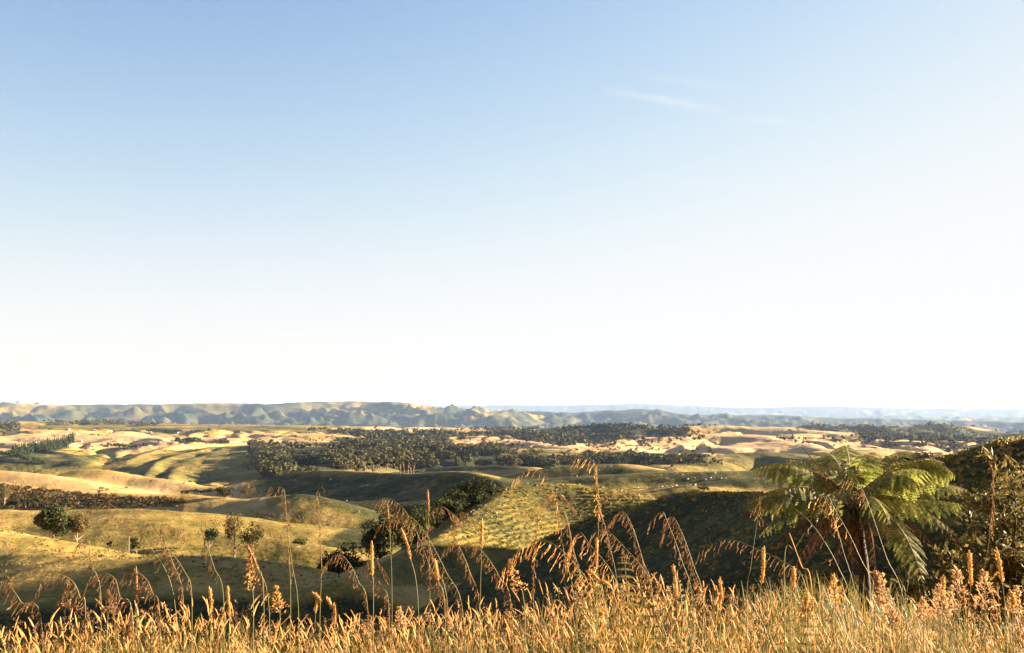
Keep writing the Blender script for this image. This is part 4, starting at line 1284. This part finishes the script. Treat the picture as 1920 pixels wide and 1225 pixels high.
def stalk(pts, r, head, label, mat, group=None, seed=0, dr=0.0, rad=.0016, head_from=.62, L=.030, w=.0036, density=26, droop=1.0, green=True, head_len=None):
    rg = np.random.RandomState(seed)
    path = stem_path(pts, r, dr)
    base = path[0].copy()
    o = empty('grass_stalk', base); tag(o, label, 'grass', group)
    rel = path - base
    V, F = tube(rel, np.linspace(rad, rad * .35, len(rel)), 4)
    link('stem', mesh_np('stem', V, F, M_GREEN if green else M_HEAD), o)
    seg = np.r_[0, np.cumsum(np.linalg.norm(np.diff(rel, axis=0), axis=1))]; T = seg[-1]
    if head_len: head_from = max(.3, 1 - head_len / T)
    at = lambda t: np.array([np.interp(t * T, seg, rel[:, k]) for k in range(3)])
    tan = lambda t: (at(min(1, t + .03)) - at(t - .03))
    J = Join()
    if head == 'droop':
        for i in range(density):
            t = head_from + (1 - head_from) * (i + rg.uniform(0, .6)) / density
            p = at(t); tg = tan(t); tg = tg / np.linalg.norm(tg)
            sd = np.cross(tg, (0, 0, 1.0)) * rg.uniform(-1, 1)
            b = p + (tg * .35 + sd * .5 + np.array((0, 0, -.10 * droop))) * L * rg.uniform(.6, 1.5) * (1.15 - (t - head_from))
            J.add(*tube(np.array([p, (p + b) / 2 + (0, 0, .12 * L), b]), [rad * .35, rad * .3, rad * .25], 3))
            q = []
            e = b.copy()
            for k in range(rg.randint(3, 6)):
                d = tg * .5 + sd * .35 + np.array((0, 0, -1.0 * droop)) + rg.normal(size=3) * .22
                q += spikelet(e, d, L * rg.uniform(.55, .95), w * rg.uniform(.8, 1.3), rg)
                e = e + d / np.linalg.norm(d) * L * .5
            J.quads(np.array(q))
    elif head == 'spike':
        n = 12
        pp = np.array([at(t) for t in np.linspace(head_from, 1, n)])
        tt = np.linspace(0, 1, n)
        k = w * np.clip(np.sin(math.pi * (.07 + .87 * tt)) ** .5, .12, 1) * rg.uniform(.85, 1.15, n)
        J.add(*tube(pp, k, 7))
        q = []
        for i in range(150):
            t = rg.uniform(head_from, .99); d = tan(t); d = d / np.linalg.norm(d)
            s = rg.normal(size=3); s -= d * s.dot(d); s /= np.linalg.norm(s)
            q += spikelet(at(t) + s * w * .6, d * 1.0 + s * .9, w * rg.uniform(1.4, 2.4), w * .28, rg)[:1]
        J.quads(np.array(q))
    else:   # feathery pyramid plume
        q = []
        for i in range(density * 4):
            u = rg.uniform(0, 1) ** .8
            t = head_from + (1 - head_from) * u
            d = tan(t); d = d / np.linalg.norm(d)
            s = rg.normal(size=3); s -= d * s.dot(d); s /= np.linalg.norm(s)
            reach = L * (1 - u) * rg.uniform(.2, 1.0) * (.5 if u < .06 else 1)
            e = at(t) + s * reach + d * reach * .25
            q += spikelet(e, d * .6 + s * .9 + rg.normal(size=3) * .3, L * .28 * rg.uniform(.7, 1.3), w, rg)
        J.quads(np.array(q))
        for i in range(14):
            u = rg.uniform(0, .9); t = head_from + (1 - head_from) * u
            d = tan(t); d = d / np.linalg.norm(d)
            s = rg.normal(size=3); s -= d * s.dot(d); s /= np.linalg.norm(s)
            J.add(*tube(np.array([at(t), at(t) + s * L * (1 - u) * .9 + d * L * .2]), [rad * .3, rad * .2], 3))
    link('seed_head', J.mesh('seed_head', mat), o)
    return o

# drooping oat-like panicles: stem pixels from the turf up and over, distance
DROOP = [
 ([(330, 1150), (278, 1020), (215, 951), (180, 950), (157, 966)], 4.6, 'leftmost arching oat-like stalk, its head over the lit field by the round tree', .70),
 ([(190, 1150), (172, 1060), (168, 1020), (158, 1012), (138, 1032)], 4.3, 'dark nodding stalk in front of the gully below the round tree', .72),
 ([(345, 1150), (322, 1050), (300, 995), (312, 984), (345, 1000)], 4.8, 'nodding stalk bowing right over the middle of the left field', .66),
 ([(360, 1150), (345, 1070), (290, 1000), (280, 985), (262, 1010)], 4.6, 'slender stalk bowing left beside the small round-headed tree', .7),
 ([(420, 1140), (400, 1060), (378, 985), (395, 972), (430, 985)], 4.9, 'stalk nodding right in front of the shaggy tree', .7),
 ([(505, 1150), (480, 1060), (470, 1000), (490, 985), (528, 1003)], 4.6, 'stalk nodding right in front of the broad dusky tree', .68),
 ([(560, 1160), (548, 1060), (540, 985), (555, 965), (585, 975)], 5.0, 'stalk nodding over the tip of the lit field', .7),
 ([(600, 1150), (603, 1060), (598, 960), (594, 925), (605, 912)], 4.9, 'thin upright stalk before the shaded hill, top nodding right', .72),
 ([(545, 1140), (540, 1020), (535, 940), (530, 915), (505, 915)], 5.1, 'thin stalk whose head hooks left over the lit ridge', .78),
 ([(840, 1170), (805, 1060), (770, 975), (740, 940), (712, 936)], 4.2, 'large dark panicle arching left across the black gully trees', .52),
 ([(870, 1170), (835, 1070), (790, 990), (755, 965), (705, 990)], 4.3, 'lower dark panicle drooping left in front of the gully trees', .50),
 ([(840, 1150), (815, 1060), (800, 985), (825, 950), (862, 975)], 4.4, 'dark panicle bowing right in front of the gully trees', .55),
 ([(900, 1160), (880, 1070), (852, 1000), (862, 960), (905, 990)], 4.5, 'panicle bowing right where the gully meets the terraced slope', .60),
 ([(960, 1160), (935, 1080), (900, 1030), (860, 1010), (830, 1035)], 4.2, 'low panicle bowing left before the foot of the terraced slope', .60),
 ([(1080, 1160), (1058, 1040), (1040, 930), (1005, 880), (960, 902)], 4.4, 'pale sunlit panicle arching left high above the terraced slope', .72),
 ([(1120, 1160), (1122, 1010), (1120, 900), (1112, 866), (1078, 860)], 4.5, 'tallest stalk, pale head hooked left against the far tan hills', .80),
 ([(1095, 1150), (1075, 1030), (1058, 960), (1030, 930), (985, 965)], 4.3, 'brown panicle drooping left over the terraced slope', .58),
 ([(1000, 1150), (1002, 1040), (1010, 960), (1040, 925), (1075, 950)], 4.6, 'brown panicle bowing right over the terraced slope', .58),
 ([(1135, 1150), (1100, 1085), (1040, 1022), (990, 1018), (940, 1072)], 3.6, 'largest bright arching panicle, bowed left low in the middle', .52),
 ([(1160, 1160), (1150, 1080), (1105, 1020), (1085, 1000), (1060, 1045)], 3.9, 'bright ragged panicle just right of the large arching one', .55),
 ([(1250, 1160), (1215, 1080), (1160, 1015), (1135, 995), (1110, 1002)], 4.0, 'orange panicle leaning left against the dark spur', .60),
 ([(1225, 1140), (1205, 1050), (1180, 975), (1160, 962), (1130, 1000)], 4.5, 'thin panicle nodding left at the spur edge', .66),
 ([(1300, 1150), (1278, 1050), (1250, 975), (1240, 960), (1215, 985)], 4.6, 'thin stalk with sparse head in front of the dark spur, left', .70),
 ([(1320, 1150), (1300, 1060), (1272, 985), (1255, 970), (1240, 1010)], 4.7, 'thin stalk with sparse head in front of the dark spur, right', .66),
 ([(1160, 1130), (1140, 1010), (1125, 945), (1150, 915), (1200, 925)], 5.0, 'dark sparse panicle reaching right over the sunlit slope top', .66),
 ([(1400, 1150), (1408, 1060), (1425, 945), (1428, 938), (1410, 955)], 4.2, 'straight stem with a red-brown ragged tuft left of the tree fern', .88),
 ([(1600, 1180), (1570, 1060), (1510, 970), (1455, 945), (1415, 960)], 4.1, 'long arching stalk with widely spaced spikelets left of the fern trunk', .60),
 ([(1560, 1160), (1500, 1075), (1420, 1030), (1360, 1012), (1310, 1036)], 4.3, 'faint low stalk arching left in front of the dark spur', .70),
 ([(1700, 1170), (1660, 1040), (1622, 930), (1600, 895), (1585, 905)], 4.1, 'long green stalk crossing the fern crown and trunk', .90),
 ([(1655, 1180), (1610, 1040), (1565, 955), (1550, 930), (1520, 940)], 4.0, 'long pale stalk crossing left of the fern trunk', .85),
 ([(1610, 1170), (1580, 1030), (1562, 970), (1552, 945), (1540, 925)], 4.2, 'thin stalk just left of the fern trunk', .88),
 ([(1840, 1150), (1855, 1010), (1862, 920), (1860, 880), (1855, 868)], 4.6, 'slim dark stalk standing up before the bronze-leaved bush', .80),
 ([(160, 1190), (150, 1120), (130, 1085), (90, 1080), (62, 1125)], 3.5, 'orange panicle bowing left at the lower left', .55),
 ([(80, 1200), (40, 1130), (20, 1100), (14, 1090), (24, 1082)], 3.6, 'orange stalk at the very left edge', .6),
 ([(250, 1190), (225, 1120), (215, 1085), (190, 1075), (165, 1090)], 3.7, 'bent straw panicle in the dim grass at lower left', .6),
 ([(300, 1190), (285, 1110), (268, 1080), (240, 1072), (222, 1095)], 3.8, 'second bent straw panicle at lower left, further right', .6),
 ([(690, 1160), (672, 1090), (650, 1050), (630, 1040), (600, 1070)], 4.4, 'brown panicle drooping left before the black bush-like tree', .56),
 ([(730, 1160), (715, 1100), (690, 1060), (700, 1045), (725, 1075)], 4.4, 'brown panicle drooping right left of the gully grove foot', .56),
]
for i, (pts, r, lab, hf) in enumerate(DROOP):
    bright = any(k in lab for k in ('bright', 'pale'))
    stalk(pts, r, 'droop', lab, M_HEAD if bright else M_PLUME, 'tall drooping grass stalks', 400 + i, head_from=hf, L=.032 if 'arge' in lab else .021, w=.0019, density=(9 if 'fern' in lab else 56) if hf < .7 or 'fern' in lab else 24)

SPIKES = [
 ((700, 1150), (698, 1075), (697, 1014), 3.8, .55, 'lone bright spike head before the dark valley, left of the gully grove'),
 ((785, 1160), (768, 1040), (752, 990), 4.0, .70, 'orange spike tilted left among the dark panicles'),
 ((735, 1160), (732, 1020), (725, 942), 4.3, .72, 'brown spike standing high left of the gully grove'),
 ((806, 1160), (804, 1000), (802, 918), 4.4, .72, 'tallest brown spike in front of the shaded hill'),
 ((900, 1160), (903, 1040), (904, 972), 4.1, .68, 'orange spike against the foot of the terraced slope'),
 ((835, 1170), (822, 1090), (815, 1048), 3.8, .62, 'short orange spike right of the bright lone one'),
 ((1118, 1160), (1118, 1070), (1119, 1008), 3.9, .62, 'golden knobbly spike before the dark spur, centre'),
 ((1425, 1170), (1430, 1080), (1433, 1024), 3.7, .62, 'lone orange spike left of the fern trunk'),
 ((1480, 1190), (1488, 1110), (1488, 1062), 3.5, .62, 'short orange spike below the arching stalk by the fern'),
 ((1512, 1190), (1513, 1130), (1514, 1106), 3.4, .5, 'stubby orange spike right of the short one by the fern'),
 ((1350, 1180), (1352, 1120), (1350, 1082), 3.5, .58, 'orange spike at the edge of the sward before the spur'),
 ((1270, 1180), (1268, 1110), (1262, 1058), 3.6, .64, 'slender golden spike at the centre right'),
 ((1160, 1170), (1120, 1085), (1098, 1070), 3.6, .60, 'curved golden spike among the bracken'),
 ((1815, 1210), (1820, 1100), (1817, 1032), 3.5, .68, 'tall orange spike before the bronze-leaved bush'),
 ((1888, 1220), (1880, 1100), (1868, 1026), 3.4, .66, 'tallest curved spike before the bronze-leaved bush at right'),
 ((1768, 1200), (1768, 1120), (1769, 1078), 3.6, .55, 'straight stubby spike at the left foot of the bronze-leaved bush'),
 ((1900, 1210), (1900, 1130), (1892, 1105), 3.3, .55, 'short spike at the right edge of the sward'),
 ((395, 1180), (396, 1130), (392, 1100), 3.8, .55, 'pale spike in the dim grass at left'),
 ((430, 1190), (428, 1130), (427, 1098), 3.9, .55, 'thin pale spike right of the pale one at left'),
 ((495, 1150), (480, 1060), (460, 1020), 3.7, .64, 'curved orange spike before the tall brown tree'),
 ((590, 1180), (600, 1130), (585, 1110), 3.6, .6, 'bent pale spike at the gap in the sward'),
 ((628, 1190), (622, 1140), (612, 1118), 3.6, .6, 'second bent pale spike at the gap in the sward'),
 ((255, 1200), (256, 1110), (255, 1062), 3.8, .62, 'thin brown spike in the shade at lower left'),
 ((1640, 1180), (1652, 1130), (1640, 1070), 3.7, .62, 'dull brown furry spike right of the fern trunk'),
]
for i, (a, b, c, r, hf, lab) in enumerate(SPIKES):
    stalk([a, b, c], r, 'spike', lab, M_PLUME if ('brown' in lab) else M_HEAD, 'upright spike-headed grass stalks', 500 + i, head_len=(.075 if 'short' in lab or 'stubby' in lab else .12) * rnd.uniform(.85, 1.15), w=.0046 if 'furry' not in lab else .010, rad=.0016)

PLUMES = [
 ((1568, 1190), (1567, 1130), (1563, 1078), 3.5, .42, 'small pyramid plume below the fern trunk'),
 ((1655, 1190), (1655, 1130), (1654, 1076), 3.5, .40, 'pinkish pyramid plume right of the fern trunk'),
 ((1795, 1215), (1796, 1140), (1794, 1066), 3.4, .40, 'widest pale pyramid plume before the bronze-leaved bush'),
 ((1848, 1215), (1848, 1140), (1844, 1072), 3.4, .42, 'pale pyramid plume right of the widest one'),
 ((1765, 1215), (1765, 1150), (1762, 1098), 3.5, .45, 'pinkish plume left of the widest pale one'),
 ((1732, 1215), (1735, 1160), (1730, 1122), 3.4, .42, 'low pale plume near the left foot of the bush'),
 ((1905, 1215), (1905, 1150), (1906, 1100), 3.4, .45, 'pale plume at the right edge below the tall curved spike'),
 ((1675, 1215), (1676, 1170), (1674, 1146), 3.3, .4, 'low pinkish plume in the right sward'),
 ((1515, 1200), (1515, 1150), (1512, 1112), 3.5, .45, 'orange plume left of the fern trunk foot'),
 ((475, 1170), (470, 1100), (470, 1040), 3.7, .45, 'ragged orange plume beside the curved spike at left'),
 ((525, 1190), (520, 1140), (518, 1098), 3.6, .40, 'orange plume in the left sward, right of the ragged one'),
 ((120, 1190), (125, 1140), (128, 1092), 3.7, .42, 'dim brown plume in the shaded grass at left'),
 ((200, 1200), (205, 1150), (204, 1108), 3.6, .42, 'dim straw plume in the shaded grass, second from left'),
 ((750, 1215), (752, 1180), (748, 1140), 3.3, .4, 'soft pinkish plume low in the centre left sward'),
 ((985, 1170), (965, 1090), (955, 1050), 3.6, .55, 'curling straw plume under the large arching panicle'),
]
for i, (a, b, c, r, hf, lab) in enumerate(PLUMES):
    stalk([a, b, c], r, 'plume', lab, M_PINK if ('pin' in lab or 'pale' in lab) else (M_PLUME if 'dim' in lab or 'brown' in lab else M_HEAD), 'feathery plumed grass stalks', 600 + i, head_len=.13 if 'low' not in lab else .10, L=.036 if 'wid' not in lab else .050, w=.0026, density=34)

# single bare straws
for i, (a, b, c, r, lab) in enumerate([((1524, 1130), (1502, 1060), (1480, 1000), 4.0, 'bare pale straw leaning left before the fern trunk'),
                                       ((1470, 1070), (1490, 1030), (1508, 1000), 4.4, 'thin green straw leaning right across the dark spur'),
                                       ((1690, 1140), (1700, 1110), (1707, 1055), 4.2, 'green straw upright right of the fern trunk')]):
    path = stem_path([a, b, c], r)
    o = empty('straw', path[0]); tag(o, lab, 'grass')
    V, F = tube(path - path[0], np.linspace(.0024, .0014, len(path)), 4)
    link('stem', mesh_np('stem', V, F, M_HEAD if i == 0 else M_GREEN), o)

# ------------------------------------------------------------------ bracken in the middle of the sward
M_BRACKEN = leaf_material('bracken_green', [(0.2, (0.060, 0.068, 0.018)), (0.5, (0.120, 0.105, 0.032)), (0.8, (0.20, 0.15, 0.055))], 0.3, 0.65, scale=6.0, spec=0.05)
BR_ME = [quads_mesh('pinna', pinna_arrays(70 + i, 10, 1.0, .20, .35), M_BRACKEN) for i in range(2)]
for i, (a, m, t, r, lab) in enumerate([
   ((1130, 1180), (1120, 1090), (1078, 1062), 4.4, 'bracken frond curling left at the top of the middle sward'),
   ((1150, 1180), (1135, 1100), (1110, 1056), 4.5, 'upright bracken frond beside the left-curling one'),
   ((1185, 1180), (1180, 1090), (1168, 1030), 4.4, 'tallest dry bracken frond with curled tips'),
   ((1205, 1180), (1215, 1100), (1205, 1050), 4.6, 'dry bracken frond right of the tallest one'),
   ((1260, 1180), (1270, 1110), (1300, 1066), 4.3, 'bracken frond curling right at the edge of the dark spur'),
   ((1290, 1190), (1285, 1120), (1270, 1080), 4.5, 'low bracken frond left of the right-curling one'),
   ((1480, 1190), (1490, 1130), (1470, 1090), 4.6, 'green bracken frond in the gap left of the fern trunk'),
   ((1500, 1190), (1515, 1140), (1510, 1095), 4.8, 'second green bracken frond left of the fern trunk')]):
    g = P(*a, r); g[2] = float(ground_at(g[0], g[1])[0]) - .02
    o = empty('bracken_frond', g); tag(o, lab, 'fern', 'bracken fronds in the sward')
    path = bez((0, 0, 0), P(*m, r) - g, P(*t, r + rnd.uniform(-.15, .15)) - g, 22)
    V, F = tube(path, np.linspace(.003, .0008, 22), 4)
    link('stem', mesh_np('stem', V, F, M_RACHIS), o)
    tn = np.gradient(path, axis=0)
    for k in range(13):
        tt = .35 + .63 * k / 13; i0 = int(tt * 21)
        for s in (-1, 1):
            q = link('pinna', BR_ME[rnd.randrange(2)], o)
            q.matrix_local = pinna_matrix(path[i0], tn[i0], s, .105 * (1.1 - tt) + .012, .35, .25)

# ------------------------------------------------------------------ stock and farm buildings
M_WOOL = plain_material('sheep_wool', [(0.3, (0.30, 0.27, 0.22)), (0.7, (0.44, 0.40, 0.34))], 6.0, bump=0)
M_HIDE = plain_material('black_hide', [(0.3, (0.012, 0.010, 0.009)), (0.7, (0.030, 0.025, 0.022))], 4.0, bump=0)
def animal_mesh(name, L, h, mat, wool):
    """grazing animal as one continuous skin: trunk, neck, lowered head, four jointed legs, tail"""
    bm = bmesh.new()
    def ring_tube(path, rad, sides=6):
        V, F = tube(path, rad, sides)
        vs = [bm.verts.new(v) for v in V]
        for f in F: bm.faces.new([vs[i] for i in f])
        for end in (range(sides), range(len(vs) - sides, len(vs))):
            try: bm.faces.new([vs[i] for i in end])
            except ValueError: pass
    b = h * .62; R = h * (.30 if wool else .25)
    ring_tube([(-L * .5, 0, b + R * .3), (-L * .38, 0, b + R * .25), (0, 0, b), (L * .28, 0, b + R * .1), (L * .42, 0, b + R * .2), (L * .62, 0, b - R * .2), (L * .80, 0, b - R * 1.3), (L * .92, 0, b - R * 2.0)],
              [R * .35, R * .9, R, R, R * .75, R * .45, R * .36, R * .18])
    for sx_, bend in ((-.36, -.05), (.30, .03)):
        for sy_ in (-1, 1):
            ring_tube([(L * sx_, sy_ * R * .55, b - R * .2), (L * (sx_ + bend), sy_ * R * .55, h * .30), (L * sx_, sy_ * R * .55, 0)], [R * .42, R * .2, R * .14], 5)
    ring_tube([(-L * .5, 0, b + R * .3), (-L * .56, 0, b - R * .2), (-L * .57, 0, b - R * 1.2)], [R * .12, R * .08, R * .06], 4)
    for sy_ in (-1, 1):
        ring_tube([(L * .66, sy_ * R * .2, b - R * .35), (L * .63, sy_ * R * .65, b - R * .3)], [R * .14, R * .05], 4)
    me = bpy.data.meshes.new(name); bm.to_mesh(me); bm.free(); me.materials.append(mat)
    return me
SHEEP_ME = animal_mesh('sheep', .90, .68, M_WOOL, True)
COW_ME = animal_mesh('cow', 2.1, 1.4, M_HIDE, False)
def put_animal(name, me, px, py, r0, label, group, r1=1e9):
    b = hit(px, py, r0, r1)
    o = link(name, me, None, b); o.rotation_euler = (0, 0, rnd.uniform(0, 6.28))
    tag(o, label, name, group)
for i, (px, py) in enumerate([(190, 919), (201, 921), (236, 918), (186, 927)]):
    put_animal('cow', COW_ME, px, py, 340, ['black cow grazing, left of a close pair on the green flat', 'black cow, right of the close pair on the green flat', 'black cow alone nearest the white sheep', 'black cow lowest and furthest left on the flat'][i], 'black cattle on the left flat', 700)
for i, (px, py) in enumerate([(256, 920), (264, 921)]):
    put_animal('sheep', SHEEP_ME, px, py, 340, ['white sheep, left one of two beside the black cattle', 'white sheep, right one of two beside the black cattle'][i], 'sheep beside the cattle', 700)
for i in range(13):
    put_animal('sheep', SHEEP_ME, 1196 + i * 9.0 + rnd.uniform(-2, 2), 917 - i * .42 + rnd.uniform(-.5, .5), 260, 'white sheep, %s from the left in the string crossing the green hollow' % ORD[i], 'sheep strung across the green hollow', 420)
for i in range(16):
    put_animal('sheep', SHEEP_ME, 1240 + i * 9.4 + rnd.uniform(-3, 3), rnd.uniform(888, 902), 300, 'white sheep, %s from the left of those scattered on the green field' % ORD[i], 'sheep scattered on the green field', 480)
for i, (px, py) in enumerate([(1082, 897), (1122, 882), (1132, 876), (1145, 876)]):
    put_animal('sheep', SHEEP_ME, px, py, 380, 'white sheep, %s from the left on the smooth green knoll' % ORD[i], 'sheep on the green knoll', 620)
for i, (px, py) in enumerate([(553, 902), (620, 900), (650, 941), (672, 962)]):
    put_animal('sheep', SHEEP_ME, px, py, 280, 'pale sheep, %s from the left on the shaded middle slope' % ORD[i], 'sheep on the shaded slope', 620)

M_WALLW = plain_material('weathered_white_paint', [(0.3, (0.48, 0.46, 0.42)), (0.7, (0.62, 0.60, 0.55))], 1.0, bump=0)
M_ROOF = plain_material('pale_iron_roof', [(0.3, (0.26, 0.25, 0.24)), (0.7, (0.42, 0.41, 0.39))], 1.0, bump=0)
M_DOOR = plain_material('dark_doorway', [(0.3, (0.03, 0.03, 0.03)), (0.7, (0.06, 0.055, 0.05))], 1.0, bump=0)
def farm_building(px, py, wp, hp, label, r0, r1=1e9):
    b = hit(px, py, r0, r1)
    s = mpp(math.hypot(b.x, b.y)); w = wp * s * .75; h = hp * s * .5; d = max(6.0, w * .5); rf = hp * s * .4
    o = empty('farm_building', (b.x, b.y, b.z - .3)); tag(o, label, 'farm building', 'farm buildings on the left plateau' if px < 400 else None)
    o.rotation_euler = (0, 0, math.radians(rnd.uniform(-25, 25)))
    def boxed(name, x0, x1, y0, y1, z0, z1, m, par):
        V = np.array([(x, y, z) for z in (z0, z1) for y in (y0, y1) for x in (x0, x1)], float)
        F = np.array([(0, 2, 3, 1), (4, 5, 7, 6), (0, 1, 5, 4), (2, 6, 7, 3), (0, 4, 6, 2), (1, 3, 7, 5)])
        return link(name, mesh_np(name, V, F, m, False), par)
    wl_ = boxed('wall', -w / 2, w / 2, -d / 2, d / 2, 0, h + .3, M_WALLW, o)
    V = np.array([(-w / 2 - .4, -d / 2 - .5, h + .2), (w / 2 + .4, -d / 2 - .5, h + .2), (w / 2 + .4, d / 2 + .5, h + .2), (-w / 2 - .4, d / 2 + .5, h + .2), (-w / 2 - .4, 0, h + .2 + rf), (w / 2 + .4, 0, h + .2 + rf)])
    Fq = [(0, 1, 5, 4), (2, 3, 4, 5), (0, 3, 2, 1)]
    me = bpy.data.meshes.new('roof'); me.from_pydata(V.tolist(), [], Fq + [(0, 4, 3), (1, 2, 5)]); me.materials.append(M_ROOF)
    link('roof', me, o)
    boxed('door', -w * .12, w * .12, -d / 2 - .06, -d / 2 - .003, .3, h * .85, M_DOOR, o)
    for k in (-.36, .28):
        boxed('window', w * k, w * (k + .10), -d / 2 - .06, -d / 2 - .003, h * .45, h * .8, M_DOOR, o)
for px, py, wp, hp, lab, r0 in [(151, 828, 6, 3.5, 'small white shed at the right end of the pine block', 900),
                               (143, 815, 4, 3, 'tiny white cottage above the pine block', 1400),
                               (66, 831, 9, 3, 'long pale roof left behind the pine block', 1200),
                               (127, 807, 10, 3, 'long white barn on the dry plateau', 1900),
                               (178, 808, 6, 3, 'small pale farmhouse by a lone shrub on the plateau', 1900),
                               (207, 810, 5, 3, 'white farmhouse right of the pale one on the plateau', 1900),
                               (282, 812, 6, 3, 'white shed at the end of the pale track', 1900),
                               (332, 812, 7, 3, 'farmhouse among the farmyard trees', 1900),
                               (1268, 802, 6, 3, 'pale farmhouse in the skyline shelter row', 1900)]:
    farm_building(px, py, wp, hp, lab, r0, 4200)
